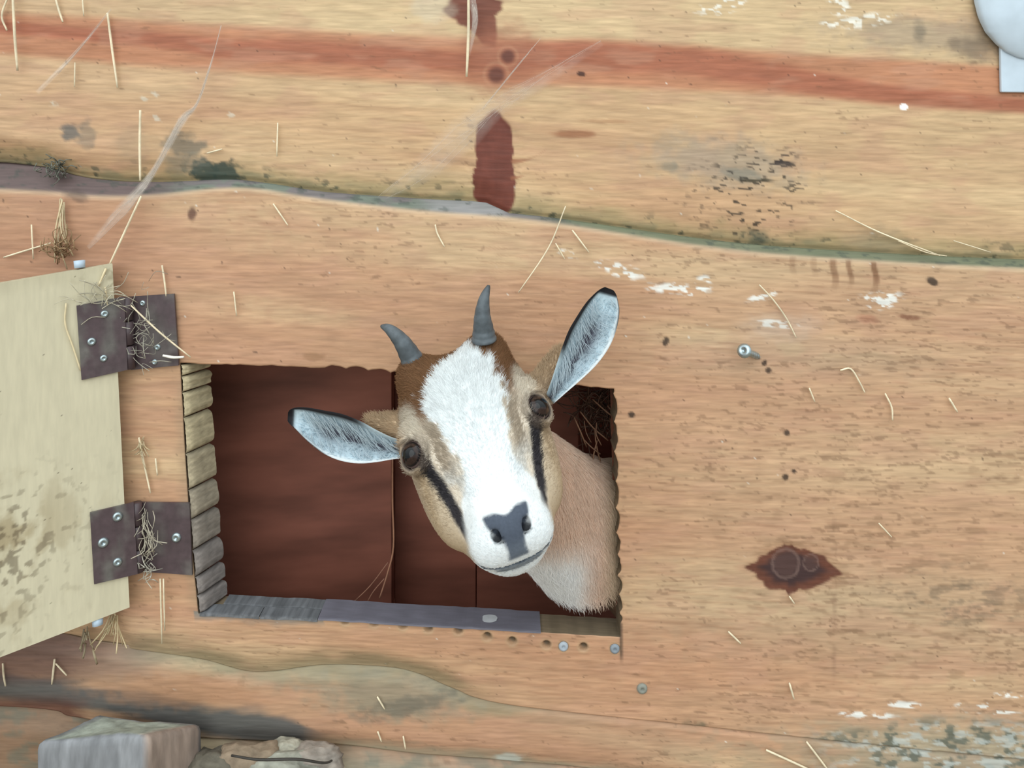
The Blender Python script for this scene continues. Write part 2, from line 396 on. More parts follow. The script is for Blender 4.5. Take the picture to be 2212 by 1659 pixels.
        for (bx, by, rx, ry, an) in [(1470, 625, 62, 12, 0.08), (1520, 615, 24, 16, -0.6), (1900, 648, 46, 18, -0.1), (1340, 583, 46, 14, 0.25), (1290, 575, 26, 8, 0), (1680, 700, 46, 8, 0.1), (1650, 640, 34, 8, -0.3), (1225, 548, 22, 8, 0.3), (2100, 1525, 40, 8, 0), (1955, 1523, 34, 7, 0.05), (2190, 1500, 34, 8, 0), (1880, 1545, 60, 7, 0.03), (2150, 1538, 60, 5, 0.0)]:
            c = mixc(c, blob(x, y, bx, by, rx, ry, an, 0.3, 0.3, 132) * smooth(0.47, 0.56, wh) * 0.85, lin(232, 232, 228, 0.92))
        c = mixc(c, blob(x, y, 1690, 705, 75, 26, 0, 0.6, 0.4, 133) * 0.3, lin(200, 185, 170))
        c = mixc(c, blob(x, y, 1960, 685, 30, 6, 0.12, 0.4, 0.6, 134) * 0.8, lin(130, 75, 48))
        c = mixc(c, blob(x, y, 1875, 690, 22, 10, 0.1, 0.5, 0.4, 135) * 0.5, lin(180, 110, 80))
        for (bx, by, rx, ry) in [(1438, 738, 6, 9), (2013, 606, 12, 9), (1365, 896, 7, 6), (1660, 800, 7, 7), (1652, 784, 5, 7), (1700, 935, 7, 7), (1696, 1030, 6, 6), (1715, 1018, 6, 5), (1630, 770, 10, 4)]:
            c = mixc(c, blob(x, y, bx, by, rx, ry, 0.4, 0.3, 0.4, 136) * 0.9, lin(62, 46, 38))
        # the eye-shaped knot
        m, rr = knotmask(x, y, 1710, 1225, [(0, 92), (8, 116), (14, 88), (40, 68), (70, 50), (95, 62), (105, 52), (130, 64), (150, 72), (168, 78), (180, 98), (186, 80), (205, 64), (235, 52), (265, 46), (300, 44), (330, 60), (345, 78)], 0.05)
        c = mixc(c, (1 - smooth(1.0, 1.35, rr)) * 0.25, lin(170, 120, 80))
        kc = lin(112, 62, 44)[None, :] * (0.7 + 0.5 * fbm(x / 12, y / 12, 141))[:, None]
        kc = mixc(kc, (1 - smooth(0.55, 0.85, rr)), lin(70, 46, 46))
        for (kx, ky, kr) in [(1698, 1218, 30), (1752, 1216, 17)]:
            r = np.hypot((x - kx), (y - ky) * 0.92) / kr
            kc = mixc(kc, (1 - smooth(0.04, 0.16, np.abs(r - 0.95 + 0.1 * (vn(x / 6, y / 6, 143) - 0.5)))) * 0.45, lin(140, 108, 98)); kc = mixc(kc, (1 - smooth(0.7, 0.9, r)) * 0.5, lin(96, 66, 60))
        c = c * (1 - m[:, None]) + kc * m[:, None]
        c = mixc(c, (1 - smooth(2, 7, np.abs(x - 1802))) * smooth(900, 1300, y) * (1 - smooth(1420, 1500, y)) * 0.22 * smooth(0.4, 0.6, vn(x / 9, y / 25, 142)), lin(120, 80, 60))
        # weathering along the bottom
        eb = interp(x, JB) - y
        c = mixc(c, (1 - smooth(4, 52, eb + 40 * (fbm(x / 80, y / 25, 151) - 0.5))) * smooth(150, 320, x) * (1 - smooth(950, 1150, x)) * 0.65, lin(112, 108, 76))
        gr = fbm(x / 26, y / 13, 153, 3); ld = (y - interp(x, [(0, 1700), (1300, 1640), (1600, 1600), (1750, 1570), (2000, 1540), (2212, 1545), (3100, 1560)]))
        c = mixc(c, smooth(-25, 55, ld + 70 * (gr - 0.5)) * 0.6 * smooth(1400, 1750, x), lin(150, 150, 128))
        c = mixc(c, smooth(0, 40, ld) * smooth(0.54, 0.66, gr) * 0.75 * smooth(1550, 1900, x), lin(78, 92, 84))
        c = mixc(c, smooth(0, 40, ld) * smooth(0.55, 0.68, fbm(x / 22, y / 9, 154)) * 0.7 * smooth(1600, 1900, x), lin(190, 195, 190))
        c = mixc(c, blob(x, y, 1505, 1590, 34, 24, 0.2, 0.5, 0.6, 155) * 0.7, lin(92, 96, 74))
        c = mixc(c, blob(x, y, 2080, 1300, 160, 60, 0.1, 0.7, 0.5, 156) * smooth(0.5, 0.7, fbm(x / 24, y / 10, 157)) * 0.6, lin(128, 108, 86))
        c = mixc(c, blob(x, y, 1380, 1620, 36, 30, 0.5, 0.4, 0.5, 158) * 0.6, lin(176, 166, 160))
        # worn edge of the opening
        for (bx, by) in HOLES:
            r = np.hypot(x - bx, (y - by) * 0.95)
            c = mixc(c, (1 - smooth(11, 17, r)) * 0.35, lin(190, 160, 116)); c = mixc(c, (1 - smooth(5, 10, np.hypot(x - bx - 2, y - by + 2))) * 0.85, lin(70, 62, 46))
        c = mixc(c, (1 - smooth(7, 15, np.hypot(x - 1387, y - 1487))) * 0.6, lin(150, 155, 145))
        d = np.abs(x - 1341 - 0.01 * (y - 1345)); c = mixc(c, (1 - smooth(1.5, 5, d)) * smooth(1340, 1350, y) * (1 - smooth(1410, 1440, y)) * 0.8, lin(70, 55, 45))
        eL = interp(y, HLX); c = mixc(c, (1 - smooth(0, 30, np.abs(x - eL) + 16 * (fbm(x / 20, y / 20, 161) - 0.5))) * smooth(800, 840, y) * (1 - smooth(1290, 1340, y)) * 0.5, lin(170, 140, 106))
        eB = interp(x, HBY); c = mixc(c, (1 - smooth(0, 26, y - eB + 24 * (fbm(x / 30, y / 18, 162) - 0.3))) * (y > eB - 4) * (x > 420) * (x < 700) * 0.8, lin(128, 130, 124))
    if which == 'D':
        c = mixc(c, (1 - smooth(150, 420, x)) * 0.8, lin(150, 112, 82))
        c = mixc(c, smooth(0.5, 0.7, fbm(x / 40, y / 16, 191)) * 0.6, lin(112, 116, 100))
    if which == 'C':
        et = y - interp(x, JB)
        c = mixc(c, (1 - smooth(4, 40, et + 40 * (fbm(x / 90, y / 20, 171) - 0.5))) * smooth(200, 300, x) * (1 - smooth(1000, 1400, x)) * 0.7, lin(134, 132, 100))
        c = mixc(c, blob(x, y, 840, 1500, 170, 48, 0.1, 0.5, 0.4, 172) * 0.75, lin(150, 140, 116))
        c = mixc(c, blob(x, y, 880, 1525, 100, 18, -0.2, 0.5, 0.6, 173) * 0.6, lin(104, 100, 88))
        sx = interp(x, [(0, 1480), (150, 1500), (300, 1520), (450, 1560), (620, 1580), (700, 1590)])
        st = np.abs(y - sx + 26 * (fbm(x / 70, y / 20, 174) - 0.5)) / interp(x, [(0, 34), (200, 30), (420, 34), (560, 44), (640, 26), (700, 8)])
        c = mixc(c, (1 - smooth(0.6, 1.3, st)) * (1 - smooth(640, 720, x)) * 0.9, lin(86, 92, 94))
        c = mixc(c, (1 - smooth(230, 420, x)) * (1 - smooth(30, 90, et)) * 0.6, lin(140, 112, 100))
        c = mixc(c, (1 - smooth(120, 260, x + 60 * (fbm(x / 50, y / 20, 181) - 0.5))) * (1 - smooth(1450, 1490, y)) * 0.7, lin(118, 84, 76))
        c = mixc(c, blob(x, y, 380, 1490, 170, 34, 0.03, 0.5, 0.3, 175) * 0.6, lin(186, 132, 90))
        c = mixc(c, (1 - smooth(0, 70, x - 140 + 60 * (fbm(x / 40, y / 20, 176) - 0.5))) * smooth(1490, 1530, y) * 0.85, lin(108, 62, 50))
        eb = interp(x, JC) - y
        c = mixc(c, (1 - smooth(0, 30, eb + 30 * (fbm(x / 60, y / 18, 177) - 0.5))) * smooth(640, 760, x) * 0.7, lin(138, 136, 112))
        c = mixc(c, smooth(1250, 1700, x) * 0.3 * smooth(0.4, 0.65, fbm(x / 30, y / 14, 178)), lin(140, 138, 112))
        gr = fbm(x / 26, y / 13, 153, 3); rr_ = smooth(1700, 1950, x)
        c = mixc(c, rr_ * 0.55, lin(150, 150, 128)); c = mixc(c, rr_ * smooth(0.54, 0.66, gr) * 0.75, lin(78, 92, 84)); c = mixc(c, rr_ * smooth(0.55, 0.68, fbm(x / 22, y / 9, 154)) * 0.7, lin(190, 195, 190))
        c = mixc(c, blob(x, y, 1100, 1640, 30, 12, 0, 0.4, 0.4, 179) * 0.7, lin(190, 195, 185))
    lum = (c @ np.array([0.2126, 0.7152, 0.0722]))[:, None]
    k = np.array([1.08, 1.09, 1.07] if which == 'A' else [1.09, 1.11, 1.10])[None, :]
    return np.clip((lum + (c - lum) * SAT) * k, 0.005, 0.92)

# ------------------------------------------------------------------ wall of planks with the cut-out
def scal(t, per, amp):     # half-round bites left by a row of drill holes
    return amp * (np.abs(np.sin(math.pi * t / per)) ** 0.6)
HLX = [(700, 386), (790, 389), (1000, 401), (1200, 415), (1325, 428), (1420, 436)]
HTY = [(300, 780), (430, 786), (600, 790), (740, 797), (850, 806), (1100, 826), (1250, 838), (1325, 838), (1400, 842)]
HBY = [(300, 1318), (428, 1326), (640, 1336), (900, 1351), (1100, 1363), (1170, 1367), (1340, 1377), (1420, 1384)]
HRX = [(700, 1322), (838, 1326), (1100, 1332), (1345, 1340), (1420, 1341)]
HOLES = [(745, 1342), (808, 1347), (870, 1352), (925, 1358), (990, 1363), (1052, 1375), (1106, 1385), (1180, 1393), (1217, 1396), (1260, 1398), (1328, 1401)]
TH = 0.028   # wall thickness
EXT = (-420, 2640); WIDE = (-1900, 4100)

def hx_left(y): return interp(y, HLX)
def hx_right(y):
    b = interp(y, HRX); return b + (scal(y - 850, 57 + 6 * np.sin(y / 130), 9) - 3 + 3 * (vn(y / 9, y * 0, 3) - 0.5)) * smooth(835, 860, y) * (1 - smooth(1335, 1350, y))
def hy_top(x):
    b = interp(x, HTY); return b - scal(x - 700, 48, 7) * smooth(690, 720, x) * (1 - smooth(1240, 1320, x)) + 2.5 * (vn(x / 14, x * 0, 4) - 0.5)
def hy_bot(x): return interp(x, HBY) + 2 * (vn(x / 20, x * 0, 5) - 0.5)

def relief(x, y, which):
    """metres in front of the nominal face"""
    f = 0.0012 * (fbm(x / 300, y / 120, 201, 2) - 0.5) + 0.0004 * (fbm(x / 60, (y - 0.068 * x) / 5, 202, 2) - 0.5)
    if which == 'A':
        e = interp(x, JT) - chamfer(x) - y
        f = f - 0.002 * (1 - smooth(0, 14, e)) ** 2 - chamfer(x) * S * 0.35 * (1 - smooth(0, 60, e))
        m, rr = knotmask(x, y, 1068, 380, [(0, 46), (90, 96), (180, 46), (275, 130)], 0.1); f = f - 0.0008 * m
    elif which == 'B':
        e = y - interp(x, JT); ch = chamfer(x)
        f = f - np.where(e < 0, np.minimum(-e, ch) * S * 0.5, 0) - 0.0005 * (1 - smooth(0, 8, e))
        eb = interp(x, JB) - y
        f = f - 0.004 * (1 - smooth(0, 70, eb)) ** 2 * (1 - smooth(900, 1150, x))
        f = f - 0.003 * (1 - smooth(0, 40, x - 250 + 0 * y)) * (1 - smooth(0, 160, eb))
        for (bx, by) in HOLES:
            f = f - 0.0045 * (1 - smooth(4, 10, np.hypot(x - bx, y - by)))
        m, rr = knotmask(x, y, 1710, 1225, [(0, 92), (90, 56), (180, 90), (270, 46)], 0.1); f = f - 0.0008 * m
        f = f + 0.0015 * smooth(1560, 1620, y) * smooth(1600, 1900, x) * (fbm(x / 16, y / 10, 205, 3) - 0.3)
    elif which == 'C':
        e = y - interp(x, JB); eb = interp(x, JC) - y; f = f - 0.0035 * (1 - smooth(0, 60, eb)) ** 2
        f = f - 0.003 * (1 - smooth(0, 30, e)) * (1 - smooth(900, 1150, x)) + 0.001 * smooth(0, 80, e) - 0.0022 * (1 - smooth(-2, 16, e))
    elif which == 'D':
        e = y - interp(x, JC); f = f - 0.0055 + 0.009 * smooth(-6, 50, e) + 0.003 * (fbm(x / 40, y / 20, 207, 3) - 0.5)
    return f

def coons_plank(name, which, ytop, ybot, rows, cols, parent, hole=False):
    """front skin laid out on curved rows; with an opening for plank B"""
    if not hole:
        xs = np.concatenate([np.linspace(WIDE[0], EXT[0], 12)[:-1], np.linspace(EXT[0], EXT[1], cols), np.linspace(EXT[1], WIDE[1], 12)[1:]]); t = np.linspace(0, 1, rows)[:, None]
        X = np.repeat(xs[None, :], rows, 0); Y = ytop(xs)[None, :] * (1 - t) + ybot(xs)[None, :] * t
        keep = None; rb = None
    else:
        (ca, cb, cc), (ra, rbn, rc) = cols, rows
        u = np.concatenate([np.linspace(0, 1, ca, endpoint=False), np.linspace(1, 2, cb, endpoint=False), np.linspace(2, 3, cc)])
        v = np.concatenate([np.linspace(0, 1, ra, endpoint=False), np.linspace(1, 2, rbn, endpoint=False), np.linspace(2, 3, rc)])
        U, Vv = np.meshgrid(u, v); X = EXT[0] + U / 3 * (EXT[1] - EXT[0]); Y = 500 + Vv / 3 * 900
        for _ in range(8):
            xl = hx_left(Y); xr = hx_right(Y)
            X = np.where(U < 1, EXT[0] + (xl - EXT[0]) * U, np.where(U < 2, xl + (xr - xl) * (U - 1), xr + (EXT[1] - xr) * (U - 2)))
            X[:, :8] = np.linspace(WIDE[0], EXT[0] + 20, 9)[None, :8]; X[:, -8:] = np.linspace(EXT[1] - 40, WIDE[1], 9)[None, 1:]
            y0 = ytop(X); y1 = hy_top(np.clip(X, 388, 1335)); y2 = hy_bot(np.clip(X, 420, 1341)); y3 = ybot(X)
            Y = np.where(Vv < 1, y0 + (y1 - y0) * Vv, np.where(Vv < 2, y1 + (y2 - y1) * (Vv - 1), y2 + (y3 - y2) * (Vv - 2)))
    nr, nc = X.shape
    x, y = X.ravel(), Y.ravel()
    f = relief(x, y, which)
    V = W(x, y, f); F = grid_faces(nr, nc)
    C = wall_colour(x, y, which)
    strips = []
    idx = np.arange(nr * nc).reshape(nr, nc)
    loops = [idx[0], idx[:, -1], idx[-1][::-1], idx[:, 0][::-1]]
    ring = np.concatenate([l[:-1] for l in loops]); closed = [(ring, -1)]
    if hole:
        r0, r1 = ra, ra + rbn; c0, c1 = ca, ca + cb
        fr = F.reshape(nr - 1, nc - 1, 4); mask = np.ones((nr - 1, nc - 1), bool); mask[r0:r1, c0:c1] = False
        F = fr[mask]
        h = np.concatenate([idx[r0, c0:c1], idx[r0:r1, c1], idx[r1, c1:c0:-1], idx[r1:r0:-1, c0]])
        closed.append((h, 1))
    VV = [V]; CC = [C]; FF = [F]; n = len(V)
    for ringi, sgn in closed:
        m = len(ringi); layers = [ringi]
        for k in (0.03, 0.35, 0.7, 1.0):
            p = V[ringi].copy(); p[:, 1] = TH * k if k > 0.05 else p[:, 1] + 0.001
            cc = C[ringi] * (1.0 if k < 0.05 else 1.0)
            if k > 0.05 or True:
                q = fbm(x[ringi] / 15, y[ringi] / 15, 300, 2)
                cc = lin(138, 122, 100)[None, :] * (0.6 + 0.7 * q)[:, None]
            VV.append(p); CC.append(cc); layers.append(np.arange(n, n + m)); n += m
        for a_, b_ in zip(layers[:-1], layers[1:]):
            a2, b2 = np.roll(a_, -1), np.roll(b_, -1)
            q = np.stack([a_, a2, b2, b_], 1); FF.append(q if sgn < 0 else q[:, ::-1])
    # back skin
    if not hole:
        bk = V.reshape(nr, nc, 3)[::max(1, nr - 1), ::max(1, nc - 1)].reshape(-1, 3).copy(); bk[:, 1] = TH
        VV.append(bk); CC.append(np.repeat(lin(120, 72, 52)[None], 4, 0)); FF.append(np.array([[n + 0, n + 1, n + 3, n + 2]])); n += 4
    else:
        g = V.reshape(nr, nc, 3)[[0, r0, r1, nr - 1]][:, [0, c0, c1, nc - 1]].reshape(-1, 3).copy(); g[:, 1] = TH
        q = grid_faces(4, 4, n, True).reshape(3, 3, 4); mk_ = np.ones((3, 3), bool); mk_[1, 1] = False
        VV.append(g); CC.append(np.repeat(lin(120, 72, 52)[None], 16, 0)); FF.append(q[mk_]); n += 16
    o = mk(name, np.concatenate(VV), np.concatenate(FF), M_WOOD, parent, np.concatenate(CC))
    return o

wall = empty('wall_front', (0, 0, 0)); tag(wall, 'weathered tan pine plank wall with a rectangular hole sawn in it', 'wall', kind='structure')
plankA = coons_plank('plank', 'A', lambda x: np.full_like(x, -330.0) + 0.06 * (x - 1106), lambda x: interp(x, JT) - chamfer(x) + 3, 240, 860, wall)
plankA['label'] = 'yellowish pine plank with a red-brown grain band and dark knot'
plankB = coons_plank('plank', 'B', lambda x: interp(x, JT) - chamfer(x), lambda x: interp(x, JB), (110, 150, 80), (230, 270, 360), wall, True)
plankB['label'] = 'wide pink-tan pine plank with the rectangular hole'
plankC = coons_plank('plank', 'C', lambda x: interp(x, JB) - 5, lambda x: interp(x, JC), 60, 800, wall)
plankC['label'] = 'narrow stained plank below the hole'
# plain planks above and below the picture
def plain_plank(y0, y1):
    xs = np.linspace(EXT[0], EXT[1], 60); V = []
    return coons_plank('plank', 'B', y0, y1, 12, 60, wall)
plain_plank(lambda x: np.full_like(x, -1000.0) + 0.06 * (x - 1106), lambda x: np.full_like(x, -332.0) + 0.06 * (x - 1106))
plankD = coons_plank('plank', 'D', lambda x: interp(x, JC) - 8, lambda x: interp(x, JC) + 420, 60, 400, wall)
plain_plank(lambda x: interp(x, JC) + 422, lambda x: np.full_like(x, 2628.0))

# rounded lobes left by the drill along the left cheek of the opening
LOB = [(788, 811), (813, 846), (848, 900), (902, 978), (980, 1056), (1058, 1120), (1122, 1186), (1188, 1244), (1246, 1284), (1286, 1324)]
for i, (ya, yb) in enumerate(LOB):
    n, m = 15, 13; V = []; C = []
    greyk = smooth(900, 1250, (ya + yb) / 2)
    for a_ in np.linspace(0, 1, n):          # down the edge
        for b_ in np.linspace(0, 1, m):      # into the wall
            yy = ya + (yb - ya) * a_; prof = (1 - abs(2 * a_ - 1) ** 4) ** 0.5
            bx = hx_left(np.array(yy)) + 2
            out = (2 + 13 * prof * (0.8 + 0.4 * vn(np.array(i * 3.1), np.array(a_ * 3), 9)) * (0.65 + 0.35 * b_)) * math.sin(min(1, b_ / 0.16 + 0.18) * math.pi / 2) + 22 * b_
            out += 1.6 * (vn(np.array(a_ * 16 + i * 7), np.array(b_ * 1.5), 13) - 0.5) + 5 * (b_ > 0.97) * 0
            fdep = -TH * 1.0 * b_ + 0.0008
            V.append(W(bx + out, yy + 2 * b_, fdep))
            cc = lin(212, 196, 160) * (1 - greyk) + lin(150, 142, 138) * greyk
            cc = cc * (0.85 + 0.3 * vn(np.array(a_ * 11 + i), np.array(b_ * 2.0), 12)) * (0.62 + 0.38 * smooth(0.0, 0.12, a_) * (1 - smooth(0.92, 1, a_)))
            C.append(cc)
    mk('cut_lobe', V, grid_faces(n, m), M_WOODGREY, wall, C)

# ------------------------------------------------------------------ sill of the opening: rough grey slats and the strip
def prism_strip(name, xs, yfun, f_front, f_back, thick, mat, colfun, n=40, lift=0.0, parent=None):
    X = np.linspace(xs[0], xs[1], n); rows = []
    y = yfun(X)
    prof = [(f_front, thick), (f_front, 0.0), (f_front - 0.0015, -0.6), (f_back, -0.6), (f_back, thick)]
    V = []; C = []
    for j, (fd, dy) in enumerate(prof):
        for k in range(n):
            V.append(W(X[k], y[k] + dy - lift, fd)); C.append(colfun(X[k], j))
    F = [tuple(q) for q in grid_faces(len(prof), n)]
    F.append(tuple(j * n for j in range(len(prof)))); F.append(tuple(j * n + n - 1 for j in range(len(prof)))[::-1])
    o = mk(name, V, F, mat, parent, C, False); return o
def strip_col(x, j):
    c = lin(126, 124, 136) * (0.9 + 0.2 * float(vn(np.array(x / 30), np.array(j * 1.0), 77)))
    return c
st = prism_strip('sill_strip', (688, 1168), lambda x: hy_bot(x) - 1, 0.002, -TH, 3.5, M_STRIP, strip_col, 60, 4)
tag(st, 'flat purple-grey metal strip lying along the sill under the goat', 'strip')
v, fc = tube([P(1060, 1337, 0), P(1060, 1337, 0)], 0.001, 4) if False else (None, None)
a_ = np.linspace(0, 2 * math.pi, 20, endpoint=False)
sx_, sy_ = 1056, float(hy_bot(np.array(1056.0))) - 5.2
fl = [W(sx_ + 19 * math.cos(t) * (0.85 + 0.3 * random.random()), sy_ - 0.75, -0.012 + 0.006 * math.sin(t)) for t in a_]
o = mk('paint_fleck', fl, [tuple(range(20))], flat_mat('pale_fleck', lin(205, 208, 212), 0.7), st); o['label'] = 'pale worn fleck'
def slat_col(x, j):
    return lin(120, 122, 126) * (0.75 + 0.5 * float(vn(np.array(x / 9), np.array(j * 1.0), 78)))
for (x0, x1, fa, fb, lf) in [(432, 560, 0.001, -0.013, 2.5), (470, 690, -0.0135, -0.028, 3.5), (562, 686, 0.001, -0.0130, 3.0)]:
    o = prism_strip('sill_splinter', (x0, x1), lambda x: hy_bot(x) + 0, fa, fb, 6, M_WOODGREY, slat_col, 22, lf, wall)

# ------------------------------------------------------------------ hatch door of plywood, hinged at the left and swung open
dA = P(243, 570, 0.016); dB = P(280, 1312, 0.016)
dv = np.array([-0.0724, -0.0452, -0.0106]); dv /= np.linalg.norm(dv)
du = dB - dA; dlen = np.linalg.norm(du); du = du / dlen
dn = np.cross(du, dv); dn /= np.linalg.norm(dn)
if dn[1] > 0: dn = -dn
DW = 0.36
hatch = empty('hatch_door', dB)
tag(hatch, 'open pale plywood hatch door hinged left of the hole', 'door')
nu, nw = 340, 230
tt = np.linspace(0, 1, nu)[:, None]; ss = (np.linspace(0, 1, nw) ** 1.7)[None, :]
pu = (tt * dlen + 0 * ss).ravel(); pv = (0 * tt + ss * DW).ravel()
Vd = dA[None] + pu[:, None] * du[None] + pv[:, None] * dv[None]
cd = np.repeat(lin(220, 211, 182)[None], len(pu), 0)
gx, gy = pv * 2500, pu * 2500
gx, gy = gx + 14 * (fbm(gx / 18, gy / 18, 411, 3) - 0.5), gy + 14 * (fbm(gx / 18, gy / 18, 412, 3) - 0.5)
cd = cd * (0.95 + 0.1 * fbm(gx / 50, gy / 400, 401, 3))[:, None]
cd = mixc(cd, (1 - smooth(0, 40, gy)) * 0.3, lin(180, 170, 140))
dirt = fbm(gx / 34, gy / 38, 402, 5)
reg = np.exp(-(((gx - 260) / 170) ** 2 + ((gy - 500) / 110) ** 2)) + 0.7 * np.exp(-(((gx - 330) / 160) ** 2 + ((gy - 650) / 130) ** 2))
cd = mixc(cd, smooth(0.42, 0.68, dirt + 0.22 * (reg - 0.6)) * np.clip(reg, 0, 1) * 0.65, lin(160, 138, 98))
cd = mixc(cd, smooth(0.66, 0.74, fbm(gx / 12, gy / 14, 403, 2) + 0.12 * (reg - 0.5)) * np.clip(reg * 1.2, 0, 1) * 0.6, lin(100, 84, 62))
cd = mixc(cd, smooth(0.978, 0.99, vn(gx / 5, gy / 5, 404)) * 0.8, lin(84, 70, 52))
cd = mixc(cd, (1 - smooth(20, 110, gx)) * (1 - smooth(30, 130, gy)) * smooth(0.45, 0.6, dirt) * 0.6, lin(140, 128, 98))
nV = len(Vd); back = Vd - dn[None] * 0.009
Fd = [tuple(q) for q in grid_faces(nu, nw)] + [tuple(q) for q in grid_faces(nu, nw, nV, True)]
idx = np.arange(nV).reshape(nu, nw)
rg = np.concatenate([idx[0][:-1], idx[:-1, -1], idx[-1][:0:-1], idx[1:, 0][::-1]])
for a_, b_ in zip(rg, np.roll(rg, -1)): Fd.append((int(a_), int(b_), int(b_) + nV, int(a_) + nV))
panel = mk('panel', np.concatenate([Vd, back]), Fd, M_PLY, hatch, np.concatenate([cd, cd * 0.75]), False)

def ray_plane(px, py, p0, n):
    o = np.array([0, -D, ZC]); d = P(px, py, 0) - o
    return o + d * (np.dot(p0 - o, n) / np.dot(d, n))
def plate(name, quad, n, th, mat, parent, c0, seed, nseg=14, dust=0.5):
    q = np.array(quad); t = np.linspace(0, 1, nseg); V = []; C = []
    for a_ in t:
        for b_ in t:
            V.append((q[0] * (1 - b_) + q[1] * b_) * (1 - a_) + (q[3] * (1 - b_) + q[2] * b_) * a_)
            d = dust * float(smooth(0.45, 0.75, fbm(np.array(a_ * 3.1), np.array(b_ * 3.1), seed)))
            C.append(c0 * (1 - d) + lin(120, 118, 112) * d)
    V = np.array(V); m = len(V)
    F = [tuple(x) for x in grid_faces(nseg, nseg)] + [tuple(x) for x in grid_faces(nseg, nseg, m, True)]
    id_ = np.arange(m).reshape(nseg, nseg); r_ = np.concatenate([id_[0][:-1], id_[:-1, -1], id_[-1][:0:-1], id_[1:, 0][::-1]])
    for a_, b_ in zip(r_, np.roll(r_, -1)): F.append((int(a_), int(b_), int(b_) + m, int(a_) + m))
    o = mk(name, np.concatenate([V + n * th, V]), F, mat, parent, np.concatenate([C, C]), False); return o
def screw_head(c, n, r, parent, mat=M_ZINC, name='screw'):
    n = n / np.linalg.norm(n); a_ = np.cross(n, [0.3, 0.2, 1]); a_ /= np.linalg.norm(a_); b_ = np.cross(n, a_)
    V = []; prof = [(1.0, 0), (0.95, 0.25), (0.7, 0.42), (0.34, 0.46), (0.26, 0.15), (0.02, 0.12)]
    for (q, h) in prof:
        for k in range(14):
            t = 2 * math.pi * k / 14; V.append(c + r * q * (a_ * math.cos(t) + b_ * math.sin(t)) + n * r * h)
    F = [(i * 14 + k, i * 14 + (k + 1) % 14, (i + 1) * 14 + (k + 1) % 14, (i + 1) * 14 + k) for i in range(5) for k in range(14)]
    return mk(name, V, F, mat, parent)
BR = lin(88, 72, 76)
NW = np.array([0, -1.0, 0])
def hinge(name, dq, wq, kn, dscrews, wscrews, label, seed):
    h = empty(name, P(*kn[1], 0.002)); tag(h, label, 'hinge', 'brown hatch hinges')
    p0 = dA + dn * 0.0005
    dl_ = plate('door_leaf', [ray_plane(x, y, p0, dn) for x, y in dq], dn, 0.002, M_HINGE, h, BR, seed, 14, 0.75)
    wl_ = plate('wall_leaf', [P(x, y, 0.002) for x, y in wq], NW, 0.002, M_HINGE, h, BR * 0.9, seed + 5)
    a_, b_ = P(*kn[0], 0.009), P(*kn[1], 0.009)
    for k in range(3):
        q0 = a_ + (b_ - a_) * (k / 3 + 0.012); q1 = a_ + (b_ - a_) * ((k + 1) / 3 - 0.012)
        v, f = tube([q0, q1], 0.0045, 12); mk('knuckle', v, f, M_HINGE, h, np.repeat(BR[None] * 0.9, len(v), 0))
    for (x, y, r) in dscrews: screw_head(ray_plane(x, y, p0 + dn * 0.002, dn), dn, r, dl_)
    for (x, y, r) in wscrews: screw_head(P(x, y, 0.004), NW, r, wl_)
hinge('hatch_hinge', [(165, 660), (268, 640), (275, 798), (176, 820)], [(282, 640), (378, 634), (388, 788), (285, 798)], [(274, 640), (281, 798)],
      [(226, 678, 0.0032), (198, 738, 0.0034), (224, 774, 0.003)], [(308, 655, 0.0025), (340, 750, 0.0028), (334, 782, 0.0025)],
      'upper dark brown hatch hinge covered with dust and hay', 11)
hinge('hatch_hinge', [(194, 1106), (288, 1084), (297, 1238), (203, 1260)], [(300, 1083), (411, 1085), (417, 1240), (305, 1232)], [(294, 1084), (300, 1236)],
      [(254, 1116, 0.004), (223, 1172, 0.0042), (254, 1214, 0.0036)], [(381, 1161, 0.0042)],
      'lower dark brown hatch hinge with bright screws', 31)
# pale plastic bolt ends at the top and bottom edge of the hatch
for (bx, by, lx, ly) in [(172, 571, 14, 5), (211, 1342, 8, 10)]:
    p = ray_plane(bx, by, dA - dn * 0.004, dn)
    v, f = tube([p - du * 0.003 - dn * 0.001, p + du * 0.003], [0.0045, 0.0042], 10)
    o = mk('bolt_end', v, f, flat_mat('pale_plastic', lin(200, 220, 238), 0.4), hatch)

# ------------------------------------------------------------------ inside of the stall
ROOMB = 0.95
def slab(name, x0, x1, y0, y1, z0, z1, mat, parent=None, bev=0.0):
    c = [(x0, y0, z0), (x1, y0, z0), (x1, y1, z0), (x0, y1, z0), (x0, y0, z1), (x1, y0, z1), (x1, y1, z1), (x0, y1, z1)]
    v, f = box_vf(c); o = mk(name, v, f, mat, parent, None, False)
    if bev: bevel(o, bev)
    return o
zt = W(0, -1000)[2]
XL, XR = W(WIDE[0], 0)[0], W(WIDE[1], 0)[0] - 0.5
tag(slab('floor', XL - 0.02, XR + 0.5, TH + 0.001, ROOMB + 0.02, -0.03, 0.0, M_INNER), 'dark board floor inside the stall', 'floor', kind='structure')
tag(slab('ceiling', XL - 0.02, XR + 0.5, TH + 0.001, ROOMB - 0.25, zt, zt + 0.02, M_INNER), 'board ceiling inside the stall', 'ceiling', kind='structure')
tag(slab('wall_right', XR + 0.48, XR + 0.5, TH + 0.001, ROOMB, 0, zt, M_INNER), 'board end wall inside the stall', 'wall', kind='structure')
tag(slab('wall_left', XL - 0.02, XL, TH + 0.001, ROOMB, 0, zt, M_INNER), 'board side wall inside the stall', 'wall', kind='structure')
tag(slab('wall_back', XL, XR + 0.5, ROOMB, ROOMB + 0.02, 0, zt, M_INNER), 'board back wall inside the stall', 'wall', kind='structure')
